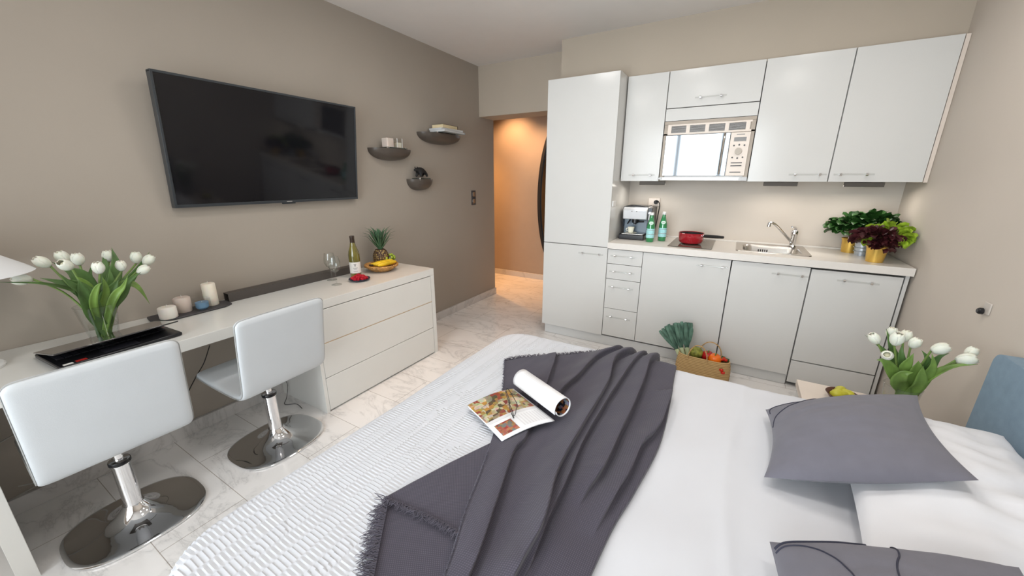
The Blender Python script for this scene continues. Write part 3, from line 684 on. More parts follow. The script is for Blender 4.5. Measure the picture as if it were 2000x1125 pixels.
m = MB(); m.cyl((XL+.085, 2.245, 1.728), (XL+.085, 2.245, 1.736), .0012, n=6); m.build('wick', 'blackmatt', t)
t = thing('candle_holder', (XL+.085, 2.345, 1.66), 'small clear glass holder with a cream candle on the wall shelf', 'candle holder')
m = MB(); m.extrude(rr(XL+.085, 2.345, .027, .027, .004), 2, 1.6605, 1.731)
m.f = [f for f in m.f if len(f) == 4]; m.m = [0]*len(m.f); m.build('glass', 'acrylic', t)
m = MB(); m.extrude(rr(XL+.085, 2.345, .023, .023, .004), 2, 1.662, 1.70); m.build('wax', 'wax', t)
m = MB()
for (a, c) in ((-1, -1), (1, -1), (1, 1), (-1, 1)): m.cyl((XL+.085+a*.027, 2.345+c*.027, 1.661), (XL+.085+a*.027, 2.345+c*.027, 1.733), .0018, n=6)
m.build('frame', 'white', t)
def book(x0, y0, z0, dx, dy, dz, rz, cov, pages, label):
    t = thing('book', (x0, y0, z0), label, 'book', 'books on the highest wall shelf')
    R = euler3(0, 0, rz); c = Vector((x0, y0, z0+dz/2)); e = .002
    m = MB(); m.obox(c+Vector((0, 0, dz/2-e/2)), dx/2, dy/2, e/2, R); m.obox(c-Vector((0, 0, dz/2-e/2)), dx/2, dy/2, e/2, R); m.obox(c+R@Vector((0, dy/2-e/2, 0)), dx/2, e/2, dz/2-e, R); m.build('cover', cov, t)
    m = MB(); m.obox(c-R@Vector((0, e, 0)), dx/2-.003, dy/2-.003, dz/2-e-.0003, R); m.build('pages', pages, t)
    return t
sz = 1.8285
book(XL+.105, 2.965, sz, .17, .33, .018, .08, 'book_grey', 'book_white', 'thin grey-blue book, lowest of the stack on the highest wall shelf')
book(XL+.10, 2.95, sz+.0185, .16, .29, .014, -.05, 'book_white', 'book_white', 'white book, in the middle of the stack on the highest wall shelf')
tb = book(XL+.10, 2.935, sz+.033, .13, .22, .032, .03, 'book_dark', 'book_cream', 'dark-spined book with cream pages, on top of the stack')
m = MB(); m.ell((XL+.165, 2.98, sz+.050), .0015, .014, .008, 14, 8); m.ell((XL+.165, 3.02, sz+.050), .0015, .010, .006, 12, 8); m.build('cover_marks', 'book_cream', tb)
# bear figure (one continuous skinned body)
def skin_obj(name, m_, parent, verts, edges, radii, off, sub=2):
    me = bpy.data.meshes.new(name); o2 = origin(parent); me.from_pydata([tuple(Vector(v)+Vector(off)-o2) for v in verts], edges, []); me.update()
    o = bpy.data.objects.new(name, me); COL.objects.link(o); o.parent = parent; me.materials.append(M[m_])
    s_ = o.modifiers.new('skin', 'SKIN'); me.skin_vertices.new() if not me.skin_vertices else None
    for i, r in enumerate(radii):
        me.skin_vertices[0].data[i].radius = (r if hasattr(r, '__len__') else (r, r))
    me.skin_vertices[0].data[0].use_root = True; s_.use_smooth_shade = True
    q = o.modifiers.new('sub', 'SUBSURF'); q.levels = sub; q.render_levels = sub; return o
t = thing('bear_figure', (XL+.05, 2.615, 1.427), 'small black walking bear figure on the lowest wall shelf', 'figurine')
BS = 1.35; bo = (XL+.055, 2.625, 1.427)
bv = [(0, .035, .045), (0, .012, .050), (0, -.012, .048), (0, -.032, .052), (0, -.047, .052), (0, -.060, .046),
      (.013, .042, .026), (.013, .044, .007), (-.013, .030, .026), (-.013, .026, .007), (.013, -.010, .026), (.013, -.016, .007), (-.013, -.022, .026), (-.013, -.030, .007)]
bv = [(x*BS, y*BS, z*BS) for x, y, z in bv]
be = [(0, 1), (1, 2), (2, 3), (3, 4), (4, 5), (0, 6), (6, 7), (0, 8), (8, 9), (2, 10), (10, 11), (2, 12), (12, 13)]
skin_obj('body', 'blackmatt', t, bv, be, [q*BS for q in (.021, .021, .021, .014, .012, .006, .010, .007, .010, .007, .009, .007, .009, .007)], bo)
m = MB()
for sx_ in (-1, 1): m.ell((bo[0]+sx_*.0095*BS, bo[1]-.040*BS, bo[2]+.066*BS), .004*BS, .003*BS, .005*BS, 8, 6)
m.build('ears', 'blackmatt', t)
# switches
t = thing('light_switch', (XL, 3.485, 1.22), 'vertical double light switch with dark frame on the taupe wall', 'switch')
B('frame', 'darkgrey', (XL, 3.447, 1.142), (XL+.008, 3.523, 1.297), t, .002)
m = MB()
for z in (1.182, 1.256): m.box((XL+.008, 3.463, z-.024), (XL+.012, 3.507, z+.024))
m.build('rocker', 'steel', t, bevel=.002)

# ---------------------------------------------------------------- desk with leg panel
DT, DF, DB = .73, -2.035, XL+.003
t = thing('desk', (-2.29, .55, 0), 'long white desk top along the wall with a white leg panel at the near end', 'desk')
B('desk_top', 'desk', (DB, -.032, .676), (DF, 2.222, DT), t, .0015)
B('leg', 'desk', (DB, -.032, 0), (DF, .017, .6755), t, .0015)
t = thing('dresser', (-2.29, 1.70, 0), 'white chest of three wide drawers under the far end of the desk top', 'chest of drawers')
m = MB(); m.box((XL+.025, 1.183, 0), (DF-.001, 1.205, .6755)); m.box((DB+.022, 2.185, 0), (DF, 2.222, .6755)); m.box((XL+.025, 1.205, .02), (DF-.02, 2.185, .6755)); m.box((DF-.0205, 1.207, .03), (DF-.0185, 2.183, .674), 1)
m.build('body', ['desk', 'seam'], t, bevel=.001)
for z0, z1 in ((.462, .671), (.236, .457), (.012, .232)):
    d = B('drawer', 'desk', (DF-.018, 1.207, z0), (DF-.0005, 2.181, z1), t, .0015)
    if z0 > .4: MB().box((DF-.014, 1.207, z0-.0035), (DF-.0008, 2.181, z0-.0005)).build('edge_strip', 'brass', d, smooth=0)

# ---------------------------------------------------------------- stools
def stool():
    t = thing('swivel_stool', (0, 0, 0), '', 'stool', 'white swivel stools at the desk')
    # cushion shell: profile in x-z swept across y; origin at the post foot, back at +x
    hw = .211
    prof = [(-.235, .452), (-.10, .436), (.05, .427), (.13, .428), (.178, .442), (.200, .475), (.214, .56), (.232, .68), (.258, .83)]
    P = smooth_path([(x, 0, z) for x, z in prof], 34); th = .018
    fine = lambda a, b: [a.lerp(b, q) for q in (.12, .26, .42, .6, .8)]
    P = [P[0]]+fine(P[0], P[1])+P[1:-1]+[P[-1].lerp(P[-2], q) for q in (.8, .6, .42, .26, .12, .05)]+[P[-1]]; n = len(P)
    nor = []
    for i in range(n):
        T = (P[min(i+1, n-1)]-P[max(i-1, 0)]).normalized(); nor.append(Vector((-T.z, 0, T.x)))
    # superellipse section around the path with a rounded outline at both ends
    m = MB(); sec = []
    K = 28
    L = [0]
    for i in range(1, n): L.append(L[-1]+(P[i]-P[i-1]).length)
    T_ = L[-1]; rc = .03
    vs = []
    for i in range(n):
        d = min(L[i], T_-L[i]); ins = rc-sqrt(max(0, rc*rc-(rc-min(d, rc))**2)); tt = th*(.45+.55*min(1, d/.02)**.5)
        for k in range(K):
            a = 2*pi*k/K; ca, sa = cos(a), sin(a)
            yy = (hw-ins)*(abs(ca)**.14)*(1 if ca >= 0 else -1); oo = tt*(abs(sa)**.6)*(1 if sa >= 0 else -1)
            q = P[i]+nor[i]*oo; vs.append((q.x, yy, q.z))
    fs = [(i*K+k, i*K+(k+1) % K, (i+1)*K+(k+1) % K, (i+1)*K+k) for i in range(n-1) for k in range(K)]
    fs += [tuple(range(K-1, -1, -1)), tuple((n-1)*K+k for k in range(K))]
    m.add(vs, fs); shell = m.build('seat_shell', 'leather', t, smooth=60)
    m = MB(); loop = []
    for i in range(n):
        d = min(L[i], T_-L[i]); ins = rc-sqrt(max(0, rc*rc-(rc-min(d, rc))**2)); q = P[i]-nor[i]*.004; loop.append((q.x, hw-ins+.0015, q.z))
    end = P[-1]; st = P[0]
    full = loop + [(end.x, .1, end.z+.0015), (end.x, -.1, end.z+.0015)] + [(x, -y, z) for x, y, z in reversed(loop)] + [(st.x-.0015, -.1, st.z), (st.x-.0015, .1, st.z), loop[0]]
    m.tube(full, .0021, 5, cap=False); m.build('seam_piping', 'piping', shell)
    m = MB(); m.lathe((0, 0, 0), [(.0, .075), (.036, .075), (.030, .10), (.030, .285), (.0335, .287), (.0335, .305), (.028, .308), (0, .308)], 28); m.lathe((0, 0, 0), [(.016, .30), (.016, .41), (0, .41)], 20); m.build('post', 'chrome', t)
    m = MB(); m.lathe((0, 0, 0), [(.0335, .290), (.0350, .292), (.0350, .302), (.0335, .306)], 28, cap=False); m.build('collar', 'black', t)
    m = MB(); m.box((-.09, -.07, .402), (.09, .07, .412)); m.tube([(0, .02, .40), (0, .17, .395)], .005, 8); m.build('seat_plate', 'darksteel', t, bevel=.003)
    # chrome foot: rounded rectangle dish rising to the post
    m = MB(); N = 64; rl = []
    def outl(hx, hy, e):
        return [(hx*abs(cos(2*pi*i/N))**(2/e)*(1 if cos(2*pi*i/N) >= 0 else -1), hy*abs(sin(2*pi*i/N))**(2/e)*(1 if sin(2*pi*i/N) >= 0 else -1)) for i in range(N)]
    hx, hy = .198, .222
    rl.append((outl(hx-.006, hy-.006, 2.7), .001)); rl.append((outl(hx, hy, 2.7), .004)); rl.append((outl(hx, hy, 2.7), .009)); rl.append((outl(hx-.005, hy-.005, 2.7), .0125))
    for s_ in (.94, .88, .8, .7, .6, .5, .42, .35, .29, .24, .205, .185, .175):
        q = (1-s_)/.825; z = .0125+.020*q+.058*q**5; rl.append((outl(hx*s_, hy*s_*(1-.10*q), 2.7-.7*q), z))
    rings(m, rl); m.build('foot_plate', 'chrome', t, smooth=50)
    return t
st = stool(); st.location = (-2.05, .295, 0); st.rotation_euler.z = radians(-1.5); st['label'] = 'white leatherette swivel stool with chrome oval foot, nearest the camera'
s2 = copy_tree(st); s2.location = (-2.045, .885, 0); s2.rotation_euler.z = radians(3); s2['label'] = 'white leatherette swivel stool beside the chest of drawers'

# cables under the desk
def cable(name, pts, r, m_, label):
    return tag(MB().tube(smooth_path(pts, 40), r, 6).build(name, m_), label, 'cable')
cable('power_cable', [(XL+.03, .44, .66), (XL+.035, .42, .45), (XL+.03, .36, .30), (XL+.05, .30, .16), (XL+.04, .20, .10), (XL+.04, .06, .14)], .003, 'cable', 'white cable hanging down the wall beside the near stool')
cable('power_cable', [(XL+.02, .03, .34), (XL+.03, .12, .37), (XL+.03, .20, .33), (XL+.035, .25, .20), (XL+.03, .15, .12), (XL+.03, .04, .09)], .003, 'cable', 'white looped cable under the near end of the desk')
cable('power_cable', [(XL+.05, .83, .50), (XL+.03, .79, .40), (XL+.04, .73, .33), (XL+.012, .68, .22), (XL+.03, .66, .09)], .0025, 'blackmatt', 'thin black cable under the desk between the stools')
cable('power_cable', [(XL+.03, 1.03, .62), (XL+.028, 1.05, .35), (XL+.03, 1.10, .20), (-2.44, 1.17, .12), (-2.42, 1.15, .02), (-2.36, 1.10, .006), (-2.30, 1.14, .006), (-2.22, 1.13, .006)], .0022, 'darkgrey', 'thin grey cable on the floor beside the chest of drawers')

# ---------------------------------------------------------------- desk lamp
t = thing('table_lamp', (-2.36, .065, DT), 'table lamp with wide white conical shade at the near end of the desk', 'lamp')
MB().lathe((-2.36, .065, DT+.0005), [(0, 0), (.082, 0), (.083, .008), (.078, .013), (.02, .017), (.008, .024), (0, .024)], 40).build('base', 'white', t)
MB().cyl((-2.36, .065, DT+.02), (-2.36, .065, 1.20), .007).build('pole', 'white', t)
MB().lathe((-2.36, .065, 0), [(.232, 1.082), (.06, 1.225), (.058, 1.225), (.229, 1.082)], 64, cap=False).build('shade', 'shade', t, smooth=30)
MB().lathe((-2.36, .065, 1.13), [(0, .05), (.02, .04), (.03, 0), (.02, -.025), (0, -.03)], 20).build('bulb', 'white', t)
m = MB(); m.lathe((-2.36, .065, 1.215), [(.009, 0), (.06, 0), (.06, .003), (.009, .003)], 32); m.build('shade_ring', 'white', t)

# ---------------------------------------------------------------- laptop
t = thing('laptop', (-2.2, .42, DT), 'black laptop standing almost closed on the desk', 'laptop')
c0, c1 = Vector((-2.068, .232, 0)), Vector((-2.10, .611, 0)); yv = (c1-c0).normalized(); xv = Vector((-yv.y, yv.x, 0)); W_ = (c1-c0).length; D_ = .243
def lp(a, b, z): return c0+yv*a+xv*b+Vector((0, 0, z))
def lslab(m, a0, a1, b0, b1, z00, z01, z10, z11, mi=0):   # z bottom/top at b0 and b1
    m.add([lp(a0, b0, z00), lp(a1, b0, z00), lp(a1, b1, z10), lp(a0, b1, z10), lp(a0, b0, z01), lp(a1, b0, z01), lp(a1, b1, z11), lp(a0, b1, z11)],
          [(0, 3, 2, 1), (4, 5, 6, 7), (0, 1, 5, 4), (1, 2, 6, 5), (2, 3, 7, 6), (3, 0, 4, 7)], mi)
m = MB(); lslab(m, 0, W_, 0, D_, DT+.003, DT+.018, DT+.003, DT+.021); m.build('base', 'black', t, bevel=.004)
m = MB()
for r_ in range(5):
    for k in range(15): lslab(m, .02+k*.0228, .02+k*.0228+.0195, .095+r_*.022, .095+r_*.022+.018, DT+.0185, DT+.0212, DT+.0185, DT+.0217)
m.build('keys', 'keys', t)
m = MB(); lslab(m, .13, .24, .02, .075, DT+.018, DT+.0188, DT+.0185, DT+.0193); m.build('touchpad', 'keys', t)
m = MB(); lslab(m, .014, .040, .006, .020, DT+.0182, DT+.0190, DT+.0184, DT+.0193); m.build('sticker', 'paper', t); 
m = MB(); lslab(m, .048, .078, .008, .026, DT+.0182, DT+.0190, DT+.0184, DT+.0193); m.build('red_sticker', 'sticker_red', t)
m = MB(); lslab(m, -.001, W_+.001, .012, D_+.004, DT+.064, DT+.070, DT+.022, DT+.028); m.build('lid', 'laptoplid', t, bevel=.002)
m = MB(); lslab(m, .006, W_-.006, .02, D_-.01, DT+.0615, DT+.0635, DT+.022, DT+.024); m.build('display', 'screen', t)

# ---------------------------------------------------------------- tulips
def tulip(base, mid, head, direction, label, group, size=1.0, openn=0, leaf=None, rng=None):
    t = thing('tulip', base, label, 'tulip', group)
    P = smooth_path([base, mid, head], 12); MB().tube(P, .0038, 7).build('stem', 'stem', t)
    d = Vector(direction).normalized(); R = d.to_track_quat('Z', 'Y').to_matrix(); h = Vector(head)
    L = .052*size; W = .0195*size
    for ly in range(2):
        for k in range(3):
            a0 = 2*pi*k/3+ly*pi/3; m = MB()
            def fn(u, v, a0=a0, ly=ly):
                a = a0+(u-.5)*2.3*(1-.35*v**4); r = W*(sin(pi*min(1, (.06+v*.80)))**.62)*(1+.06*ly+openn*v*.5); 
                tipz = L*(v*(1-.10*abs(u-.5)*2*v)); return tuple(h+R@Vector((r*cos(a), r*sin(a), tipz)))
            m.grid(fn, 6, 9); m.build('petal', 'petal', t, smooth=80, solid=.0012)
    MB().ell(h+R@Vector((0, 0, L*.42)), W*.8, W*.8, L*.36, 12, 8, M3=R).build('inner_petals', 'innerpetal', t, smooth=80)
    if leaf:
        for (pts, w) in leaf:
            MB().leaf(smooth_path(pts, 12), w, (0.2, .3, 1), 0, .45).build('leaf', 'leaf', t, smooth=60)
    return t
def vase(c, r0, r1, h, label, name='glass_vase'):
    t = thing(name, c, label, 'vase'); x, y, z = c
    m = MB(); m.lathe(c, [(0, .002), (r0*.9, .001), (r0, .006), (r0*1.02, .03), (r1, h), (r1-.003, h), (r0-.002, .03), (r0-.005, .012), (0, .010)], 40, cap=False); m.build('glass', 'glass', t, smooth=60)
    m = MB(); m.lathe(c, [(r1, h-.001), (r1+.001, h+.001), (r1-.002, h+.002), (r1-.003, h)], 40, cap=False); m.build('rim', 'acrylic', t)
    m = MB(); m.lathe(c, [(r0-.004, h*.42), (0, h*.42)], 30, cap=False); m.build('water', 'water', t); return t
VB = Vector((-2.285, .408, DT+.0005)); vase(tuple(VB), .044, .066, .175, 'clear glass vase of white tulips behind the laptop')
rl = random.Random(5)
GL = 'white tulips in the vase on the desk'
def plane_x(px, py, X):
    d = _f*FPX+_r*(px-1000)-_u*(py-562.5); t_ = X/d.x; return Vector((X, d.y*t_, CAMH+d.z*t_))
LT = [  # head centre (photo), depth, direction, label
 ((82, 512), -2.33, (0, -.8, .9), 'white tulip leaning out above the tip of the lamp shade', 1.0),
 ((122, 503), -2.36, (0, -.25, 1), 'cream tulip at the back, rising behind the one that leans forward', 1.05),
 ((128, 518), -2.24, (.5, -.55, .6), 'white tulip leaning forward, second from the lamp shade', 1.0),
 ((152, 506), -2.30, (0, 0, 1), 'upright white tulip, the third head from the lamp', .95),
 ((192, 523), -2.22, (.1, 0, 1), 'round white tulip standing at the front of the desk bouquet', .95),
 ((211, 500), -2.38, (0, .05, 1), 'white tulip between two upright dark leaves at the back', .95),
 ((236, 519), -2.25, (.05, .05, 1), 'small closed white tulip right of the middle of the desk bouquet', .85),
 ((266, 503), -2.34, (0, .15, 1), 'topmost white tulip of the group towards the candles', 1.0),
 ((290, 508), -2.30, (0, .7, .7), 'cream tulip with a leaf across it, closest to the candles', 1.0),
 ((280, 527), -2.26, (0, .8, .5), 'white tulip tilting sideways, the lowest towards the candles', .95),
 ((42, 546), -2.30, (0, -1, .15), 'white tulip lying on its long leaf below the lamp shade', 1.0)]
for i, ((px, py), X, d, lab, sz_) in enumerate(LT):
    c = plane_x(px, py, X); dn = Vector(d).normalized(); h = c-dn*.026*sz_
    b = VB+Vector((rl.uniform(-.022, .022), rl.uniform(-.02, .02), .012)); out = Vector((h.x-VB.x, h.y-VB.y, 0))
    mid = VB+Vector((0, 0, .17))+out*.22+Vector((rl.uniform(-.01, .01), 0, 0))
    if i == 10: mid = VB+Vector((.0, -.06, .225))
    tulip(tuple(b), tuple(mid), tuple(h), d, lab, GL, sz_)
def leaves(name, specs, m_, label, parent_m='leaf'):
    out = []
    for k, (pts, w, hint, mm, lab) in enumerate(specs):
        o = MB().leaf(smooth_path(pts, 16), w, hint, 0, .35).build('tulip_leaf', mm, smooth=60, solid=.0012)
        out.append(tag(o, lab, 'leaf', label))
    return out
def lpts(pix, X):
    return [tuple(VB+Vector((rl.uniform(-.015, .015), rl.uniform(-.015, .015), .03)))] + [tuple(plane_x(px, py, x)) for (px, py), x in zip(pix, X)]
specs = []
def L1(pix, X, w, mm='leaf', hint=(1, 0, .35), lab='narrow green tulip leaf in the desk bouquet'):
    specs.append((lpts(pix, X), w, hint, mm, lab))
L1([(188, 600), (155, 575), (90, 556), (0, 551)], [-2.29, -2.28, -2.27, -2.27], .042, 'leaf', (.3, 0, 1), 'longest tulip leaf, stretching flat towards the lamp base')
L1([(195, 610), (172, 580), (150, 557), (130, 545)], [-2.26, -2.24, -2.22, -2.2], .065, 'leaf', lab='broad green leaf rising at the lamp side of the desk bouquet')
L1([(185, 600), (150, 566), (118, 552), (78, 543)], [-2.3, -2.31, -2.32, -2.33], .04, lab='pointed leaf under the tulip that leans over the lamp shade')
L1([(185, 620), (172, 590), (160, 565), (153, 545)], [-2.25, -2.22, -2.2, -2.19], .05, 'leaf', lab='upright folded leaf below the third tulip from the lamp')
L1([(186, 610), (182, 585), (190, 560), (200, 552)], [-2.24, -2.21, -2.19, -2.17], .026, 'leafbright', lab='light green folded leaf at the front of the desk bouquet')
L1([(200, 600), (207, 575), (205, 555), (200, 541)], [-2.25, -2.23, -2.21, -2.20], .024, 'leafbright', lab='yellow-green leaf tip in the middle of the desk bouquet')
L1([(203, 610), (210, 580), (222, 560), (232, 545)], [-2.26, -2.24, -2.23, -2.22], .055, lab='wide leaf leaning out below the small closed tulip')
L1([(200, 590), (208, 550), (205, 520), (202, 492)], [-2.31, -2.34, -2.36, -2.38], .045, lab='dark upright leaf just beside the tulip at the back')
L1([(206, 590), (220, 550), (226, 515), (218, 484)], [-2.31, -2.34, -2.35, -2.37], .055, lab='tallest dark leaf of the desk bouquet')
L1([(212, 600), (240, 560), (262, 535), (292, 492)], [-2.29, -2.3, -2.31, -2.32], .045, lab='leaf pointing up past the tulips on the candle side')
L1([(212, 605), (235, 575), (250, 550), (275, 532)], [-2.27, -2.26, -2.25, -2.24], .045, lab='leaf below the tulip that tilts towards the candles')
L1([(220, 600), (240, 556), (268, 560), (293, 594)], [-2.29, -2.27, -2.26, -2.25], .035, 'leafbright', (1, 0, .6), 'drooping leaf whose tip hangs towards the candles')
L1([(180, 590), (150, 545), (135, 530), (100, 511)], [-2.31, -2.33, -2.34, -2.36], .035, lab='dark leaf rising behind the tulip that leans forward')
L1([(190, 590), (170, 548), (150, 530), (128, 524)], [-2.28, -2.27, -2.26, -2.26], .045, lab='curled leaf under the second tulip from the lamp')
L1([(195, 590), (180, 555), (175, 540), (180, 515)], [-2.3, -2.31, -2.32, -2.33], .03, lab='thin leaf between the upright tulip and the round front tulip')
L1([(188, 600), (163, 570), (140, 556), (118, 535)], [-2.24, -2.21, -2.19, -2.18], .035, 'leaf', lab='narrow front leaf curving up under the tulip that leans forward')
L1([(192, 605), (178, 575), (165, 552), (148, 540)], [-2.27, -2.25, -2.24, -2.23], .04, 'leafbright', lab='lighter leaf between the broad leaf and the folded upright leaf')
L1([(205, 590), (214, 565), (216, 545), (214, 525)], [-2.30, -2.31, -2.31, -2.32], .04, 'leaf', lab='dark leaf behind the round tulip at the front')
L1([(215, 600), (226, 575), (240, 560), (250, 538)], [-2.24, -2.22, -2.21, -2.20], .03, 'leafbright', lab='light narrow leaf at the candle side front of the desk bouquet')
L1([(182, 592), (165, 560), (150, 545), (142, 520)], [-2.33, -2.35, -2.36, -2.37], .04, 'leaf', lab='dark back leaf rising between the lamp-side tulips')
leaves('tulip_leaf', specs, None, 'leaves of the tulips on the desk')

# ---------------------------------------------------------------- candles on the tray
t = thing('candle_tray', (-2.44, .79, DT), 'long dark slate tray holding candles on the desk', 'tray')
m = MB(); m.extrude([(-2.385, .62), (-2.37, .68), (-2.375, .90), (-2.40, .945), (-2.49, .955), (-2.505, .93), (-2.525, .66), (-2.52, .61), (-2.45, .60)], 2, DT+.0005, DT+.010); m.build('plate', 'darkgrey', t, bevel=.003)
TZ = DT+.0105
def candle(x, y, r, h, m_, label, lean=.0):
    t = thing('candle', (x, y, TZ), label, 'candle', 'candles on the slate tray')
    MB().lathe((x, y, TZ), [(0, 0), (r-.002, 0), (r, .003), (r, h-.004), (r-.004, h), (r*.5, h+.001), (0, h-.001)], 32).build('wax', m_, t, smooth=50)
    MB().tube([(x, y, TZ+h-.002), (x+.001, y+.001, TZ+h+.012)], .0011, 6).build('wick', 'paper', t)
candle(-2.405, .664, .037, .058, 'waxwhite', 'short white pillar candle at the vase end of the slate tray')
candle(-2.455, .745, .036, .078, 'waxpink', 'beige pillar candle with hollowed top, second from the vase')
candle(-2.455, .872, .032, .125, 'wax', 'tallest cream pillar candle on the slate tray')
t = thing('candle_glass', (-2.415, .813, TZ), 'square glass with blue wax on the slate tray', 'candle')
m = MB(); m.extrude(rr(-2.415, .813, .031, .031, .004), 2, TZ, TZ+.062); m.f = [f for f in m.f if len(f) == 4]; m.m = [0]*len(m.f); m.build('glass', 'acrylic', t)
MB().lathe((-2.415, .813, TZ+.002), [(0, 0), (.020, 0), (.0285, .010), (.0295, .038), (0, .038)], 28).build('wax', 'waxblue', t)
MB().tube([(-2.415, .813, TZ+.036), (-2.414, .814, TZ+.045)], .001, 5).build('wick', 'paper', t)
# hollow bar by the wall
t = thing('cable_channel', (-2.49, 1.38, DT), 'long dark hollow channel lying along the wall on the desk', 'box')
m = MB(); ya, yb, xa, xb, z0, z1 = .955, 1.84, -2.508, -2.452, DT+.0005, DT+.052
m.box((xa, ya, z0), (xb, yb, z0+.004)); m.box((xa, ya, z1-.004), (xb, yb, z1)); m.box((xa, ya, z0+.004), (xa+.004, yb, z1-.004)); m.box((xb-.004, ya, z0+.004), (xb, yb, z1-.004))
m.build('channel', 'bar', t, smooth=0)

# ---------------------------------------------------------------- glasses, wine, plate, fruit on the dresser
def wine_glass(x, y, lab):
    t = thing('wine_glass', (x, y, DT), lab, 'glass', 'wine glasses on the desk')
    MB().lathe((x, y, DT+.0005), [(0, 0), (.033, 0), (.033, .002), (.006, .005), (.0045, .012), (.004, .07), (.006, .085)], 32, cap=False).build('foot', 'glass', t, smooth=60)
    MB().lathe((x, y, DT+.0005), [(.006, .085), (.026, .10), (.038, .125), (.037, .155), (.030, .192), (.029, .192), (.036, .155), (.037, .125), (.025, .102), (0, .09)], 32, cap=False).build('bowl', 'glass', t, smooth=60)
    MB().lathe((x, y, DT+.0005), [(.0285, .1915), (.0295, .1935), (.0305, .1915)], 32, cap=False).build('rim', 'acrylic', t)
wine_glass(-2.26, 1.512, 'clear stemmed wine glass nearest the edge of the desk')
wine_glass(-2.40, 1.575, 'clear stemmed wine glass nearer the wall')
x, y = -2.33, 1.722; t = thing('wine_bottle', (x, y, DT), 'olive green wine bottle with white label behind the raspberries', 'bottle')
MB().lathe((x, y, DT+.0005), [(0, .004), (.034, 0), (.038, .005), (.0385, .165), (.034, .19), (.022, .225), (.0155, .255), (.0145, .29), (0, .29)], 36).build('glass_body', 'oliveglass', t, smooth=50)
MB().lathe((x, y, DT), [(.0155, .235), (.0165, .238), (.0158, .285), (.017, .290), (.016, .300), (0, .301)], 24).build('capsule', 'capsule', t)
m = MB(); d0 = atan2(-y, -x)
def arc(r, z0_, z1_, a0, a1, n, mi):
    vs = [(x+r*cos(a0+(a1-a0)*i/n), y+r*sin(a0+(a1-a0)*i/n), z) for z in (z0_, z1_) for i in range(n+1)]
    m.add(vs, [(i, i+1, n+2+i, n+1+i) for i in range(n)], mi)
arc(.0392, DT+.035, DT+.115, d0-1.25, d0+1.25, 20, 0); m.build('label', 'paper', t, smooth=60)
m = MB()
for (z, w, h) in ((.098, .22, .006), (.086, .12, .010), (.072, .42, .004), (.064, .3, .003), (.048, .36, .003)): arc(.0395, DT+z, DT+z+h, d0-w, d0+w, 8, 0)
m.build('label_print', 'print', t, smooth=60)
px_, py_ = -2.225, 1.668; t = thing('plate', (px_, py_, DT), 'small dark plate heaped with raspberries', 'plate')
MB().lathe((px_, py_, DT+.0005), [(0, 0), (.04, 0), (.062, .008), (.072, .014), (.0715, .016), (.06, .011), (.04, .004), (0, .004)], 40).build('dish', 'navy', t, smooth=50)
# raspberries: drupelets on a cone
m = MB(); m.ell((0, 0, .0075), .0075, .0075, .0075, 10, 8)
for rg, (zz, rr_, nn) in enumerate(((.003, .0062, 8), (.007, .0075, 9), (.011, .0062, 7), (.0145, .003, 4))):
    for k in range(nn): a = 2*pi*(k+.5*(rg % 2))/nn; m.ell((rr_*cos(a), rr_*sin(a), zz), .0028, .0028, .0028, 6, 5)
rb = m.build('raspberry', 'rasp', smooth=80); tag(rb, 'red raspberry in the heap on the small dark plate', 'raspberry', 'raspberries on the dark plate')
rq = random.Random(2); spots = []
for (n_, rad_, z_) in ((15, .049, .011), (10, .032, .010), (5, .014, .010), (9, .036, .022), (5, .018, .023), (2, .006, .034)):
    for k in range(n_): a = 2*pi*k/n_+rq.uniform(-.1, .1); spots.append((px_+rad_*cos(a), py_+rad_*sin(a), DT+z_))
for i, p in enumerate(spots):
    o = rb if i == 0 else rb.copy()
    if i: COL.objects.link(o)
    o.location = p; o.rotation_euler = (rq.uniform(-.7, .7), rq.uniform(-.7, .7), rq.uniform(0, 6)); s_ = rq.uniform(.9, 1.1); o.scale = (s_, s_, s_)
# basket bowl with bananas
bx, by = -2.325, 1.955; t = thing('fruit_basket', (bx, by, DT), 'shallow round wicker bowl of fruit on the chest of drawers', 'basket')
m = MB(); R0 = .122
m.lathe((bx, by, DT+.0005), [(0, 0), (.06, 0), (.085, .012), (.112, .034), (.123, .046), (.126, .05), (.121, .050), (.108, .037), (.083, .018), (.06, .006), (0, .005)], 48)
for k in range(5):
    r = .07+k*.0125; z = .008+k*.0085; ring = [(bx+(r+.001)*cos(2*pi*i/48)*1.02, by+(r+.001)*sin(2*pi*i/48)*1.02, DT+z+.003*sin(i*2.1)) for i in range(49)]; m.tube(ring, .0028, 6, cap=False)
m.build('weave', 'wicker', t, smooth=60)
m = MB()
for ph in (0, pi): m.tube([(bx+.124*cos(2*pi*i/72), by+.124*sin(2*pi*i/72), DT+.05+.003*sin(18*2*pi*i/72+ph)) for i in range(73)], .0035, 6, cap=False)
m.build('rim', 'wicker', t)
t = thing('banana_bunch', (bx+.03, by-.01, DT+.04), 'bunch of ripe bananas lying in the wicker bowl', 'bananas')
for k in range(4):
    a0 = -1.25; pts = []
    for j in range(11):
        s_ = j/10; ang = -.9+1.8*s_; rr2 = .115+.0*k; pts.append((bx-.045+k*.024+.035*cos(ang)*.9, by-.085*cos(pi*s_)*1.05+.005*k, DT+.052+.012*k*(1-k*.28)+.006*sin(pi*s_)))
    MB().tube(pts, [.006, .012, .0155, .017, .0175, .0175, .017, .0155, .012, .007, .005], 8).build('banana', 'banana', t, smooth=60)
MB().tube([(bx-.02, by-.092, DT+.058), (bx+.02, by-.10, DT+.062)], .008, 8).build('crown', 'capsule', t)
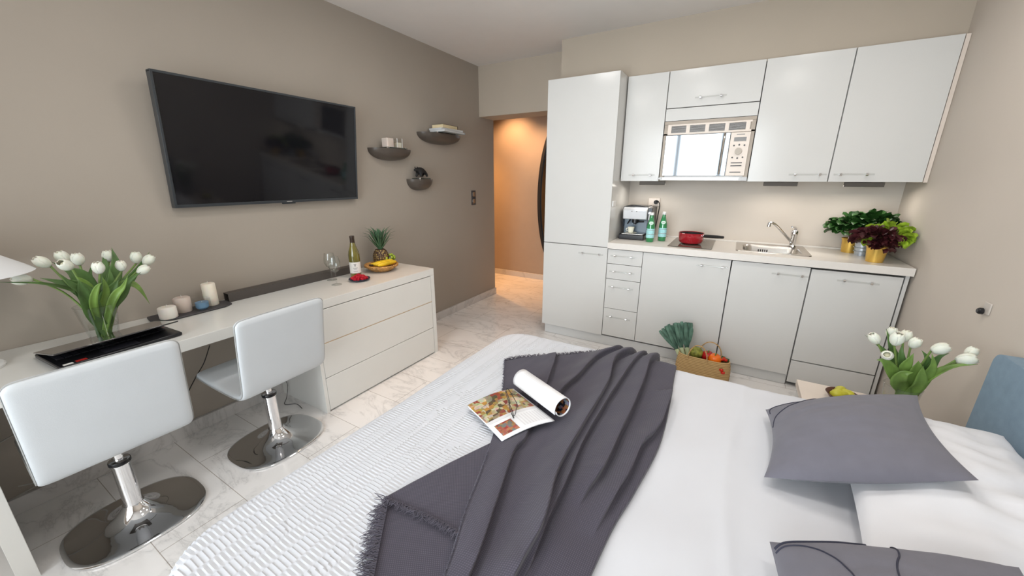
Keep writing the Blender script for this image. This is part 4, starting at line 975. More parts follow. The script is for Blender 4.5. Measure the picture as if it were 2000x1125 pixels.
# grapes
gx, gy = -2.355, 2.065
t = thing('grape_bunch', (gx, gy, DT+.06), 'bunch of green grapes on the far rim of the wicker bowl', 'grapes')
rg = random.Random(9); MB().tube([(gx, gy, DT+.055), (gx-.005, gy-.01, DT+.10)], .0025, 6).build('stalk', 'stem', t)
cnt = 0
while cnt < 42:
    a = rg.uniform(0, 2*pi); e = rg.uniform(-.5, 1); ce = sqrt(1-e*e*.9)
    p = (gx+.036*cos(a)*ce, gy+.044*sin(a)*ce, DT+.078+.026*e); r = rg.uniform(.0088, .0105)
    MB().ell(p, r, r, r*1.15, 12, 8).build('grape', 'grape', t, smooth=80); cnt += 1
# pineapple
x, y = -2.40, 2.02; zb = DT+.028
t = thing('pineapple', (x, y, zb), 'ripe pineapple with spiky green crown standing in the wicker bowl', 'pineapple')
m = MB(); NR, NS = 22, 44; prof = []
vs = []
for j in range(NR+1):
    v = j/NR; r = .060*(sin(pi*(.13+.76*v))**.5); z = .125*v
    for i in range(NS):
        a = 2*pi*i/NS; b = .0028*max(0, sin(8*a+v*22)*sin(8*a-v*22)); vs.append((x+(r+b)*cos(a), y+(r+b)*sin(a), zb+z))
m.add(vs, [(j*NS+i, j*NS+(i+1) % NS, (j+1)*NS+(i+1) % NS, (j+1)*NS+i) for j in range(NR) for i in range(NS)]+[tuple(range(NS-1, -1, -1)), tuple(NR*NS+i for i in range(NS))])
m.build('skin', 'pineskin', t, smooth=60)
m = MB(); rp = random.Random(4)
for k in range(62):
    lv = k/62; a = k*2.399; ln = (.09+.125*sin(pi*min(1, lv*.7+.2)))*rp.uniform(.85, 1.1); sp = (1-lv)*.75+.08
    c0_ = Vector((x+.012*cos(a), y+.012*sin(a), zb+.118+.045*lv)); d = Vector((cos(a)*sp, sin(a)*sp, 1)).normalized()
    tip = c0_+d*ln*.75+Vector((cos(a)*sp*ln*.25, sin(a)*sp*ln*.25, .0)); m.leaf([c0_, c0_+d*ln*.3, c0_+d*ln*.65, tip], .020, (-cos(a), -sin(a), .4), 0, .5, prof=lambda q: max(.03, (1-q)**.7))
m.build('crown', 'pine', t, smooth=60)

# ---------------------------------------------------------------- bed
BX0, BX1, BY0, BY1, BZ = -1.15, .90, .13, 1.94, .495
t = thing('bed', (-.12, 1.03, 0), 'wide double bed with slate blue headboard against the right wall', 'bed')
B('base', 'ivory', (-1.02, .22, .06), (.895, 1.86, .26), t, .01)
MB().box((-1.06, .19, .261), (.895, 1.885, .455)).build('mattress', 'sheet', t, bevel=.05, segs=4)
m = MB()
for (xx, yy) in ((-.95, .3), (-.95, 1.78), (.82, .3), (.82, 1.78)): m.cyl((xx, yy, 0), (xx, yy, .06), .025)
m.build('feet', 'blackmatt', t)
hb = [(2.022, .12), (2.008, .77)] + [(1.963+.045*cos(a), .768+.045*sin(a)) for a in [radians(k*15) for k in range(0, 7)]] + [(.13, .813), (.085, .80), (.06, .77), (.06, .12)]
MB().extrude(hb, 0, .905, .957).build('headboard', 'blue', t, bevel=.012, segs=3)

def drape(u, v, lift=0, top=BZ, r=.05, Rc=.13, zmin=.05, x1=9):
    """lay an unfolded sheet point (u, v) over the bed block: flat on top, bending down over its rounded edge"""
    ix0, ix1, iy0, iy1 = BX0+r+Rc, x1, BY0+r+Rc, BY1-r-Rc
    cx_, cy_ = min(max(u, ix0), ix1), min(max(v, iy0), iy1)
    dx, dy = u-cx_, v-cy_; D = sqrt(dx*dx+dy*dy)
    if D <= Rc: return Vector((u, v, top+lift)), Vector((0, 0, 1))
    nx, ny = dx/D, dy/D; d = D-Rc; q = Vector((cx_+nx*Rc, cy_+ny*Rc, 0))
    if d < r*pi/2:
        a = d/r; N = Vector((nx*sin(a), ny*sin(a), cos(a))); p = Vector((q.x+nx*r*sin(a), q.y+ny*r*sin(a), top-r*(1-cos(a))))
    else:
        N = Vector((nx, ny, 0)); p = Vector((q.x+nx*r, q.y+ny*r, max(zmin, top-r-(d-r*pi/2))))
    return p+N*lift, N
def nz(x, y, s, seed=0): return noise.noise(Vector((x*s, y*s, seed)))

# white fitted top sheet / duvet
m = MB()
def fsheet(a, b):
    u = lerp(-.425, .90, a); v = lerp(BY0-.36, BY1+.36, b)
    l = .004*nz(u, v, 3, 1)+.0035*nz(u*3, v, 4, 2)+.006*max(0, nz(u, v*.6, 7, 5))*(1 if u < .45 else .5)
    l += .004*math.exp(-((u-.12-.03*sin(v*4))/.02)**2)
    return tuple(drape(u, v, l+.002, top=BZ-.004, zmin=.12)[0])
m.grid(fsheet, 150, 200); tag(m.build('white_duvet', 'sheet', smooth=180), 'smooth white cotton duvet covering the head half of the bed', 'duvet')

# pleated coverlet over the foot half
us = []; u = -1.53; cw = .047
while u < -.45:
    us += [u+.0008, u+.004, u+cw*.35, u+cw*.65, u+cw-.004, u+cw-.0008]; u += cw
P_ = .0123; vs_ = []; v = BY0-.34
while v < BY1+.36:
    for f in (.0, .10, .35, .65, .90): vs_.append(v+f*P_)
    v += P_
V = []; 
for v in vs_:
    for u in us:
        c = int(math.floor((u+1.53)/cw)); w = v+.003*nz(u, v, 9, 3)+.0022*sin(c*1.7)
        ph = ((w+(P_/2 if c % 2 else 0))/P_) % 1.0
        if c % 2: ph = 1-ph
        tu = min(1, max(0, (u-(BX0-.02))/.05))*min(1, max(0, (v-BY0+.01)/.05))*min(1, max(0, (BY1-.02-v)/.05)); amp = .0033*tu
        edge = min(1, min((u+1.53) % cw, cw-(u+1.53) % cw)/.004)
        l = amp*(ph**1.0)*(.25+.75*edge)*(.85 if c % 2 else 1)+.003*nz(u, v, 4, 8)+.0025
        V.append(tuple(drape(u, v, l+.004, zmin=.035)[0]))
nu = len(us); nv = len(vs_)
m = MB(); m.add(V, [(j*nu+i, j*nu+i+1, (j+1)*nu+i+1, (j+1)*nu+i) for j in range(nv-1) for i in range(nu-1)])
tag(m.build('pleated_coverlet', 'coverlet', smooth=30), 'white pleated coverlet with staggered ribbed bands over the foot of the bed', 'coverlet')

# ---------------------------------------------------------------- charcoal throw
ZT = BZ+.016
def wp(pts): return [at(x, y, ZT+.008).to_2d() for x, y in pts]
Lc = wp([(985, 702), (982, 760), (968, 830), (952, 880), (908, 993), (868, 1115), (835, 1210)])
Rc_ = wp([(1330, 700), (1318, 730), (1311, 775), (1290, 860), (1243, 950), (1200, 1020), (1150, 1125), (1112, 1210)])
Rc_[0] = Vector((-.165, 2.22))
Fc = [Vector(p) for p in ((-.957, 1.553), (-.86, 1.60), (-.73, 1.70), (-.60, 1.815), (-.50, 1.90), (-.40, 2.03), (-.28, 2.16), (-.165, 2.22))]
Fc[0] = Lc[0]
def poly(P, t):
    L = [0]
    for i in range(1, len(P)): L.append(L[-1]+(P[i]-P[i-1]).length)
    d = t*L[-1]
    for i in range(1, len(P)):
        if d <= L[i]+1e-9: f = (d-L[i-1])/(L[i]-L[i-1]); return P[i-1].lerp(P[i], f)
    return P[-1].copy()
def sm2(P, n=60):
    return [Vector((q.x, q.y)) for q in smooth_path([(p.x, p.y, 0) for p in P], n)]
Lc, Rc_, Fc = sm2(Lc), sm2(Rc_), sm2(Fc)
VAL = [  # fold lines traced down the cloth: points, height, width
    ([(1086, 690), (1083, 708), (1071, 745), (1055, 790), (1030, 858), (1005, 889), (970, 988), (941, 1075), (905, 1170)], .032, .050),
    ([(1225, 680), (1168, 700), (1132, 736), (1098, 768), (1078, 800)], .036, .040),
    ([(1250, 685), (1203, 705), (1188, 750), (1160, 800), (1124, 860), (1086, 932), (1050, 1040), (1010, 1125), (985, 1190)], .044, .050),
    ([(1275, 690), (1243, 705), (1200, 765), (1160, 830), (1138, 869), (1108, 941), (1070, 1020), (1040, 1110)], .034, .030),
    ([(1285, 700), (1268, 712), (1258, 745), (1236, 800), (1212, 850), (1185, 910), (1155, 960)], .040, .045),
    ([(1292, 830), (1278, 850), (1252, 876), (1228, 930), (1206, 965), (1185, 1010)], .030, .035),
]
VALW = []
for pts, h, w in VAL:
    q = [at(x, y, ZT+.008) for x, y in pts]; q = smooth_path([(p.x, p.y, 0) for p in q], 40)
    q.sort(key=lambda p: p.y); VALW.append(([p.x for p in q], [p.y for p in q], h, w))
def folds(x, y):
    z = 0; dx = 0; mags = at(1000, 800, ZT)
    for xs_, ys_, h, w in VALW:
        if y < ys_[0]-.08 or y > ys_[-1]+.25: continue
        xv = float(np.interp(y, ys_, xs_)); fade = min(1, max(0, (y-(ys_[0]-.08))/.16), 1)
        sl = (np.interp(y+.02, ys_, xs_)-np.interp(y-.02, ys_, xs_))/.04; s_ = (x-xv)/sqrt(1+sl*sl)
        if s_ < -.018: f = math.exp(-((s_+.018)/w)**2)
        else: f = math.exp(-((s_+.018)/.0068)**2)
        z += h*f*fade; dx += .020*f*fade
        z -= .005*math.exp(-((s_-.004)/.010)**2)*fade
        if s_ > 0: z += h*.16*(1-math.exp(-s_/.03))*math.exp(-s_/.08)*fade
    m_ = math.exp(-(((x+.70)/.17)**2+((y-1.10)/.22)**2))      # pressed flat under the magazine
    z *= (1-.85*m_)
    return z+.0035*nz(x, y, 9, 4)+.0016*nz(x*3, y, 11, 6), dx*(1-m_)
NU, NV = 330, 200; V = []; UV = []
for j in range(NV+1):
    b = j/NV; l = poly(Lc, b); r = poly(Rc_, b)
    for i in range(NU+1):
        a = i/NU; f = poly(Fc, a); n_ = Lc[-1].lerp(Rc_[-1], a)
        p = l.lerp(r, a) + f.lerp(n_, b) - (Lc[0].lerp(Rc_[0], a).lerp(Lc[-1].lerp(Rc_[-1], a), b))
        z, dx = folds(p.x, p.y); e = min(a, 1-a, b+.02)/.03; e = min(1, max(0, e))**.5
        q, _n = drape(p.x+dx, p.y, .006+z*(.25+.75*e)+.010*(a < .999), zmin=.2)
        if a < .3 and 0.34 < b: q.z += .008*(1-a/.3)*min(1, (b-.34)/.1)
        V.append(tuple(q)); UV.append((p.x, p.y))
tt = thing('throw_blanket', (-.45, 1.1, ZT), 'crumpled charcoal woven throw with frayed edges across the bed', 'blanket')
m = MB(); n1 = NU+1; m.add(V, [(j*n1+i, (j+1)*n1+i, (j+1)*n1+i+1, j*n1+i+1) for j in range(NV) for i in range(NU)]); m.uv = UV
m.build('cloth', 'throw', tt, smooth=180, solid=.0022)
# folded-back corner: a flat lower layer and a triangular layer over it
def quad_layer(c4, lift, name, nn=46, curve=0):
    q = [at(x, y, ZT+.004).to_2d() for x, y in c4]; V = []; UV = []
    for j in range(nn+1):
        for i in range(nn+1):
            a, b = i/nn, j/nn; p = q[0].lerp(q[1], a).lerp(q[3].lerp(q[2], a), b)
            l = lift(a, b) if callable(lift) else lift
            g, _n = drape(p.x, p.y, l+.002*nz(p.x, p.y, 10, 7), zmin=.2); V.append(tuple(g)); UV.append((p.y*.8-p.x*.6, p.x*.8+p.y*.6))
    m = MB(); n1 = nn+1; m.add(V, [(j*n1+i, (j+1)*n1+i, (j+1)*n1+i+1, j*n1+i+1) for j in range(nn) for i in range(nn)]); m.uv = UV
    return m.build(name, 'throw', tt, smooth=180, solid=.0022)
quad_layer([(752, 978), (960, 900), (905, 1180), (712, 1180)], lambda a, b: .013, 'folded_corner')
quad_layer([(958, 866), (752, 972), (897, 1042), (940, 960)], lambda a, b: .021+.010*a*(1-a)*4*(1-b)*.5, 'folded_flap')
# fringes
fm = MB(); rf = random.Random(21)
def fringe(pix, n, ln, out, z=ZT+.006, r=.0011, wav=.35, W_=None):
    if W_ is None: q = smooth_path([tuple(at(x, y, z)) for x, y in pix], 40); P = [p.to_2d() for p in q]
    else: P = W_
    for k in range(n):
        p = poly(P, (k+rf.random()*.7)/n); cl = int(k/4); o = Vector(out)+Vector((sin(cl*2.3)*wav, cos(cl*3.1)*wav)); o.normalize()
        L_ = ln*rf.uniform(.6, 1.15); s1 = Vector((rf.uniform(-.25, .25), rf.uniform(-.25, .25)))
        p = p-Vector(out).normalized()*.006; a = p; b = p+o*L_*.5+Vector((-o.y, o.x))*L_*rf.uniform(-.2, .2); c = p+(o+s1)*L_
        zz = z+rf.uniform(0, .004)
        g = [drape(w.x, w.y, zz-BZ+h_, zmin=.2)[0] for w, h_ in ((a, 0), (b, .003*rf.random()), (c, -.001))]
        fm.tube([tuple(v_) for v_ in g], [r, r*.9, r*.5], 4, cap=False)
def outw(p0, p1, flip=1):
    a, b = at(*p0, ZT).to_2d(), at(*p1, ZT).to_2d(); d = (b-a).normalized(); return (-d.y*flip, d.x*flip)
fringe(None, 420, .030, (-.42, .9), z=ZT+.001, W_=Fc[:44], wav=.5, r=.0013)
fringe([(985, 702), (983, 730), (981, 765)], 90, .010, (-1, .1), z=ZT+.008)
fringe([(755, 980), (745, 1030), (735, 1080), (716, 1178)], 320, .044, outw((752, 975), (720, 1125), -1), z=ZT+.004, wav=.5)
fringe([(752, 974), (790, 990), (840, 1012), (897, 1044)], 220, .024, outw((752, 974), (897, 1044), -1), z=ZT+.008, wav=.6)
fringe([(952, 880), (930, 940), (908, 993), (888, 1060), (868, 1115), (845, 1180)], 240, .006, outw((952, 880), (868, 1115), -1), z=ZT+.016, wav=.5, r=.0009)
fm.build('fringe', 'fringe', tt, smooth=0)

# ---------------------------------------------------------------- magazine
ZM = BZ+.038
s0, s1 = at(1003, 760, ZM+.004), at(1083, 822, ZM+.004); o0, o1 = at(912, 793, ZM-.006), at(980, 862, ZM-.006)
t = thing('magazine', tuple((s0+s1)/2), 'open glossy magazine with its right-hand pages curled into a roll', 'magazine')
ad = (s1-s0).normalized(); LM = (s1-s0).length; e = Vector((-ad.y, ad.x, 0)).normalized()
if e.y < 0: e = -e
def pg(a, b, lift=0):     # a along the spine 0..1, b from spine outwards 0..1
    p = s0.lerp(s1, a).lerp(o0.lerp(o1, a), b); return tuple(p+Vector((0, 0, .014*sin(pi*min(1, b*1.0))*(1-b*.3)+.004*sin(a*3)*b+lift)))
m = MB(); m.grid(lambda a, b: pg(a, b), 14, 20); m.build('left_page', 'page', t, smooth=60, solid=.004)
def patch(name, a0, a1, b0, b1, mt, lift=.0027):
    m = MB(); m.grid(lambda a, b: pg(lerp(a0, a1, a), lerp(b0, b1, b), lift), 12, 16); return m.build(name, mt, t, smooth=60)
patch('large_picture', .0, .60, .03, .99, 'photo'); patch('small_picture', .70, .94, .62, .93, 'photo2')
m = MB()
for k in range(9): m.grid(lambda a, b, k=k: pg(lerp(.68, .93, a), .06+k*.055+b*.022, .0027), 4, 1)
m.build('text_lines', 'pageprint', t)
m = MB(); m.grid(lambda a, b: pg(lerp(.58, .64, a), lerp(.03, .99, b), .0029), 3, 12); m.build('picture_base', 'pageprint', t)
RR = .043
def roll2(a, b, r0=RR, lift=0):
    # start at the spine side, climb over the top towards +e, come back underneath
    th = pi*1.12 - b*(2*pi*1.02); r = r0-.009*b+lift
    c = s0.lerp(s1, a)+e*(RR*.97)+Vector((0, 0, RR-.002)); return tuple(c+e*r*cos(th)+Vector((0, 0, r*sin(th))))
m = MB(); m.grid(lambda a, b: roll2(a, b), 12, 64); m.build('rolled_pages', 'page', t, smooth=60, solid=.003)
m = MB(); m.grid(lambda a, b: roll2(lerp(.02, .98, a), lerp(.05, .98, b), RR, -.0024), 10, 60); m.build('inner_picture', 'photodark', t, smooth=60)
m = MB(); m.grid(lambda a, b: roll2(lerp(.12, .97, a), lerp(.52, .60, b), RR, .0019), 10, 6); m.build('header_strip', 'pageprint2', t, smooth=60)
m = MB()
for k in range(12): m.grid(lambda a, b, k=k: roll2(lerp(.12, .60, a), lerp(.10+k*.028, .108+k*.028, b), RR, .0019), 5, 1)
m.build('page_text', 'pageprint', t); 
m = MB(); ring = [roll2(.90+.02*cos(q_), .475+.012*sin(q_), RR, .002) for q_ in [2*pi*k/12 for k in range(10)]]; m.tube(ring, .0008, 5); m.build('page_numeral', 'darkgrey', t)

# reading glasses
t = thing('reading_glasses', tuple(at(997, 790, ZM+.02)), 'black-rimmed reading glasses lying on the open magazine', 'glasses')
ga, gb = at(992, 776, ZM+.034), at(999, 803, ZM+.034); gx_ = (gb-ga).normalized(); gl = (gb-ga).length
up = Vector((-.35, -.25, 1)).normalized(); up = (up-gx_*up.dot(gx_)).normalized(); nrm = gx_.cross(up)
for i, c in enumerate((ga, gb)):
    rx_, ry_ = gl*.40, .019
    ring = [tuple(c+gx_*rx_*cos(a)+up*ry_*sin(a)) for a in [2*pi*k/28 for k in range(29)]]
    r_ = MB().tube(ring, .0013, 6, cap=False).build('rim', 'black', t)
    vs = [tuple(c+gx_*rx_*cos(2*pi*k/28)+up*ry_*sin(2*pi*k/28)) for k in range(28)]
    MB().add(vs, [tuple(range(28))]).build('lens', 'lensglass', r_, smooth=0)
MB().tube(smooth_path([ga+gx_*gl*.38+up*.006, (ga+gb)/2+up*.010, gb-gx_*gl*.38+up*.006], 8), .0013, 6).build('bridge', 'black', t)
for c, sgn in ((ga, -1), (gb, 1)):
    p = c+gx_*sgn*gl*.41+up*.008; back = nrm*(-1 if nrm.dot(e) < 0 else 1)
    q1 = p+back*.012; q2 = p+back*.035-gx_*sgn*gl*.9-Vector((0, 0, .022)); q3 = q2-gx_*sgn*.02-Vector((0, 0, .006))
    MB().tube(smooth_path([p, q1, q2, q3], 12), .0014, 6).build('temple', 'black', t)

# ---------------------------------------------------------------- pillows and cushions
def pillow(name, C, T, m_, label, cat, group=None, inset=.03, seed=0, inv=None, wr=.006, under=.5, nn=44, ex_=.42):
    A, Bc, Cc, D = [Vector(c) for c in C]          # corner order around
    nrm_ = (Bc-A).cross(D-A).normalized()
    if nrm_.z < 0: nrm_ = -nrm_
    ctr = (A+Bc+Cc+D)/4; V = []; side = []
    def pt(u, v, s):
        uu, vv = 2*u-1, 2*v-1; eu = inset*(1-vv*vv)*uu; ev = (inset if inv is None else inv)*(1-uu*uu)*vv
        w = A.lerp(Bc, u).lerp(D.lerp(Cc, u), v); ex = (Bc-A).normalized(); ey = (D-A).normalized()
        prof = (max(0, 1-uu**2)**ex_)*(max(0, 1-vv**2)**ex_); prof = prof*(.8+.2*(1-uu*uu)*(1-vv*vv))
        wrk = wr*nz(u*3, v*9, 1.4, seed)*prof+wr*.9*nz(u*12, v*3, .8, seed+3)*max(0, 1-prof*.6)*prof
        h = T*prof*(.62 if s > 0 else -.38*under/.5)+wrk*(1 if s > 0 else .2)
        return w-ex*eu-ey*ev+nrm_*h
    t = thing(name, tuple(ctr), label, cat, group)
    m = MB()
    for s in (1, -1):
        base = len(m.v); vs = [pt(i/nn, j/nn, s) for j in range(nn+1) for i in range(nn+1)]
        fs = [(j*(nn+1)+i, j*(nn+1)+i+1, (j+1)*(nn+1)+i+1, (j+1)*(nn+1)+i) for j in range(nn) for i in range(nn)]
        if s < 0: fs = [tuple(reversed(f)) for f in fs]
        m.add(vs, fs)
    m.build('cover', m_, t, smooth=75)
    return t, pt
PW = lambda x, y, z: (x, y, z)
pillow('bed_pillow', [(.385, 1.02, .545), (.87, .99, .575), (.875, 1.75, .60), (.40, 1.80, .555)], .15, 'pillow', 'plump white pillow by the headboard, under the far grey cushion', 'pillow', 'white bed pillows', .02, 1, wr=.018, under=.35)
pillow('bed_pillow', [(.40, .16, .55), (.87, .16, .58), (.87, .93, .59), (.375, .96, .545)], .17, 'pillow', 'plump white pillow under the near grey cushion at the edge of the picture', 'pillow', 'white bed pillows', .02, 2, wr=.016, under=.35)
# far cushion : corners near-foot, far-foot, far-head, near-head
CA, CB, CC, CD = at(1492, 932, .525), at(1495, 800, .54), at(1792, 772, .675), at(1912, 938, .70)
t, pt = pillow('grey_cushion', [CA, CD, CC, CB], .135, 'cushion', 'grey square cushion with dark curved stitching, the far one', 'cushion', 'grey cushions', .024, 4, inv=-.014, wr=.006, under=.55, ex_=.5)
def stitch(t, pt, uv, r=.0016):
    P = [pt(u, v, 1) for u, v in uv]; n = 40; out = []
    q = smooth_path([(u, v, 0) for u, v in uv], n)
    for w in q: p = pt(w.x, w.y, 1); out.append(p+Vector((0, 0, .0012)))
    MB().tube(out, r, 6).build('stitched_line', 'navy', t)
stitch(t, pt, [(.012, .62), (.05, .74), (.16, .82), (.30, .90), (.38, .985)]); stitch(t, pt, [(.015, .86), (.03, .94), (.10, .965), (.2, .94), (.255, .89)])
DA, DB_ = at(1503, 1058, .56), at(1990, 1108, .70)
DA = Vector(DA); DB_ = Vector(DB_); dd = Vector((.02, -.44, 0))
t, pt = pillow('grey_cushion', [DA+dd+Vector((0, 0, -.01)), DB_+dd+Vector((0, 0, -.01)), DB_, DA], .15, 'cushion', 'grey square cushion with dark curved stitching, the near one cut by the picture edge', 'cushion', 'grey cushions', .012, 6, inv=-.004, wr=.006, ex_=.5)
stitch(t, pt, [(.015, .93), (.08, .965), (.2, .975), (.36, .975), (.45, .985)], .0026); stitch(t, pt, [(.015, .90), (.08, .93), (.18, .91), (.27, .82), (.33, .70), (.36, .5)])
stitch(t, pt, [(.55, .985), (.565, .93), (.555, .85), (.52, .75), (.5, .6)])

# ---------------------------------------------------------------- nightstand
NZ_ = .38
t = thing('nightstand', (.68, 2.17, 0), 'low white bedside table in the corner between bed and kitchen', 'bedside table')
B('table_top', 'ivory', (.412, 1.985, NZ_-.035), (.835, 2.355, NZ_), t, .002)
m = MB(); m.box((.43, 1.99, .02), (.82, 2.35, NZ_-.035)); m.build('body', 'ivory', t, bevel=.002)
for z0, z1 in ((.03, .18), (.184, .342)): B('drawer', 'lacquer', (.419, 2.0, z0), (.4295, 2.34, z1), t, .001)
bc = at(1646, 772, NZ_+.03); bx, by = bc.x, bc.y
t = thing('fruit_bowl', (bx, by, NZ_), 'brown bowl of pears on the bedside table', 'bowl')
MB().lathe((bx, by, NZ_+.0005), [(0, 0), (.03, 0), (.05, .012), (.066, .034), (.068, .036), (.064, .036), (.048, .015), (.028, .005), (0, .005)], 36).build('dish', 'rim', t, smooth=60)
for (dx, dy, a, lab) in ((-.022, -.012, .2, 'yellow-green pear in the brown bowl, nearest the bed'), (.018, .012, 2.6, 'yellow-green pear in the brown bowl, closest to the vase'), (-.004, .035, 4.2, 'yellow-green pear at the back of the brown bowl')):
    z = NZ_+.034; p = thing('pear', (bx+dx, by+dy, z), lab, 'pear', 'pears in the brown bowl'); R = euler3(0, radians(78), a)
    MB().lathe((bx+dx, by+dy, z), [(0, -.03), (.014, -.028), (.024, -.014), (.025, 0), (.019, .018), (.012, .032), (.008, .04), (0, .043)], 20, M3=R).build('flesh', 'pear', p, smooth=80)
    q = Vector((bx+dx, by+dy, z)); MB().tube([q+R@Vector((0, 0, .04)), q+R@Vector((.002, 0, .055))], .0015, 6).build('stalk', 'capsule', p)
VR = Vector((.725, 2.09, NZ_+.0005)); vase(tuple(VR), .045, .062, .19, 'clear glass vase of white tulips on the bedside table')
def plane_y(px, py, Y):
    d = _f*FPX+_r*(px-1000)-_u*(py-562.5); t_ = Y/d.y; return Vector((d.x*t_, Y, CAMH+d.z*t_))
GR = 'white tulips in the vase on the bedside table'
RT = [((1708, 661), 2.12, (-.6, 0, .8), 'white tulip leaning out furthest towards the basket', 1.0), ((1742, 650), 2.17, (0, .1, 1), 'cream tulip at the top of the bedside bouquet', .95),
      ((1752, 662), 2.08, (.05, -.15, 1), 'large white tulip in front of the topmost one by the bed', 1.15), ((1769, 656), 2.16, (.15, .1, 1), 'cream tulip just behind the large white one by the bed', 1.0),
      ((1787, 670), 2.12, (.35, 0, .9), 'small white tulip in the middle of the bedside bouquet', .95), ((1733, 694), 2.02, (-.35, -.9, .45), 'round white tulip facing the camera by the bed', .95),
      ((1837, 681), 2.08, (.75, 0, .5), 'open white tulip leaning towards the wall socket side', 1.1), ((1888, 702), 2.08, (.75, -.1, .35), 'white tulip furthest out, nearest the blue headboard', 1.15),
      ((1897, 688), 2.12, (.35, .1, .9), 'white tulip behind the furthest one, almost touching the right wall', .9)]
for i, ((px, py), Y, d, lab, sz_) in enumerate(RT):
    c = plane_y(px, py, Y); dn = Vector(d).normalized(); h = c-dn*.026*sz_; h.x = min(h.x, XR-.03)
    b = VR+Vector((rl.uniform(-.02, .02), rl.uniform(-.02, .02), .012)); out = Vector((h.x-VR.x, h.y-VR.y, 0))
    tulip(tuple(b), tuple(VR+Vector((0, 0, .185))+out*.22), tuple(h), d, lab, GR, sz_)
specs = []
def L2(pix, Y, w, mm='leafbright', hint=(0, -1, .3), lab=''):
    specs.append(([tuple(VR+Vector((rl.uniform(-.015, .015), rl.uniform(-.015, .015), .03)))]+[tuple(plane_y(px, py, y)) for (px, py), y in zip(pix, Y)], w, hint, mm, lab))
L2([(1765, 765), (1745, 730), (1728, 706), (1712, 703)], [2.09, 2.04, 2.02, 2.02], .05, lab='broad curled leaf below the round white tulip by the bed')
L2([(1762, 765), (1752, 745), (1765, 730), (1784, 728)], [2.06, 2.02, 2.0, 2.0], .055, lab='bright folded leaf hanging over the vase rim by the bed')
L2([(1765, 765), (1748, 720), (1733, 690), (1689, 654)], [2.1, 2.12, 2.12, 2.12], .03, 'leaf', lab='thin leaf pointing up past the leaning tulip by the bed')
L2([(1768, 765), (1752, 710), (1740, 675), (1731, 642)], [2.1, 2.13, 2.14, 2.15], .035, 'leaf', lab='narrow upright leaf reaching the top of the bedside bouquet')
L2([(1770, 765), (1762, 715), (1760, 690), (1762, 672)], [2.1, 2.1, 2.1, 2.11], .032, 'leaf', lab='dark upright leaf below the large white tulip by the bed')
L2([(1775, 765), (1765, 725), (1775, 705), (1785, 690)], [2.08, 2.06, 2.05, 2.05], .045, lab='bright leaf in the middle of the bedside bouquet')
L2([(1778, 765), (1785, 735), (1792, 715), (1794, 705)], [2.07, 2.05, 2.04, 2.04], .05, lab='wide front leaf above the vase rim by the bed')
L2([(1780, 765), (1800, 735), (1812, 705), (1800, 684)], [2.1, 2.1, 2.1, 2.1], .045, 'leaf', lab='dark leaf crossing behind the middle of the bedside bouquet')
L2([(1785, 765), (1805, 740), (1822, 715), (1820, 690)], [2.08, 2.07, 2.06, 2.06], .040, lab='bright leaf curving up towards the open tulip')
L2([(1785, 765), (1808, 735), (1830, 700), (1854, 690)], [2.1, 2.1, 2.09, 2.08], .035, 'leaf', lab='pointed leaf under the open white tulip')
L2([(1782, 765), (1812, 738), (1860, 716), (1910, 712)], [2.08, 2.07, 2.06, 2.06], .035, 'leafbright', (0, -.5, 1), 'long bright leaf stretching out along the wall to the headboard')
L2([(1780, 765), (1795, 750), (1800, 730), (1803, 715)], [2.06, 2.03, 2.02, 2.02], .045, lab='bright narrow leaf on the wall side of the bedside vase')
leaves('tulip_leaf', specs, None, 'leaves of the tulips on the bedside table')

# small wall socket with a plug on the right wall
t = thing('wall_socket', (XR, 2.29, .90), 'small white wall socket with a black plug on the right wall', 'socket')
MB().box((XR-.006, 2.262, .880), (XR, 2.312, .930)).build('plate', 'wallplate', t, bevel=.004)
MB().lathe((XR-.008, 2.30, .888), [(.014, 0), (.014, .010), (.009, .016), (0, .016)], 18, M3=euler3(0, radians(-90), 0)).build('plug', 'black', t)

# ---------------------------------------------------------------- woven basket with vegetables on the floor
kx, ky, rz = -.055, 2.93, -.05
t = thing('shopping_basket', (kx, ky, 0), 'woven straw basket of vegetables on the floor by the kitchen units', 'basket')
R = euler3(0, 0, rz)
def bl(hx, hy, e_, z, n=48):
    out = []
    for i in range(n):
        a = 2*pi*i/n; q = R@Vector((hx*abs(cos(a))**(2/e_)*(1 if cos(a) >= 0 else -1), hy*abs(sin(a))**(2/e_)*(1 if sin(a) >= 0 else -1), 0)); out.append((kx+q.x, ky+q.y))
    return out
m = MB(); rl_ = [(bl(.17, .065, 3, 0), .001)]
for k in range(13):
    z = .004+k*.0125; q = k/12; w = .0025*(k % 2); rl_.append((bl(.182+.006*sin(pi*q)-.012*q+w, .075+w-.012*q, 3, 0), z))
for k in range(12, 0, -2):
    z = .004+k*.0125; q = k/12; rl_.append((bl(.176-.010*q, .069-.012*q, 3, 0), z))
rl_.append((bl(.165, .06, 3, 0), .012)); rings(m, rl_)
m.build('body', 'straw', t, smooth=30)
for sgn, hx, zc, lab in ((-1, .065, 0, 0), (1, .075, 0, 0)):
    cxx = -.035 if sgn < 0 else .035
    for_ = [(cxx-hx, sgn*.070, .135), (cxx-hx*.85, sgn*.068, .20), (cxx-hx*.35, sgn*.06, .245), (cxx+hx*.35, sgn*.06, .245), (cxx+hx*.85, sgn*.068, .20), (cxx+hx, sgn*.070, .135)]
    MB().tube([Vector((kx, ky, 0))+R@Vector(p) for p in smooth_path(for_, 20)], .0042, 7).build('handle', 'straw', t)
def K(x, y, z): return Vector((kx, ky, 0))+R@Vector((x, y, z))
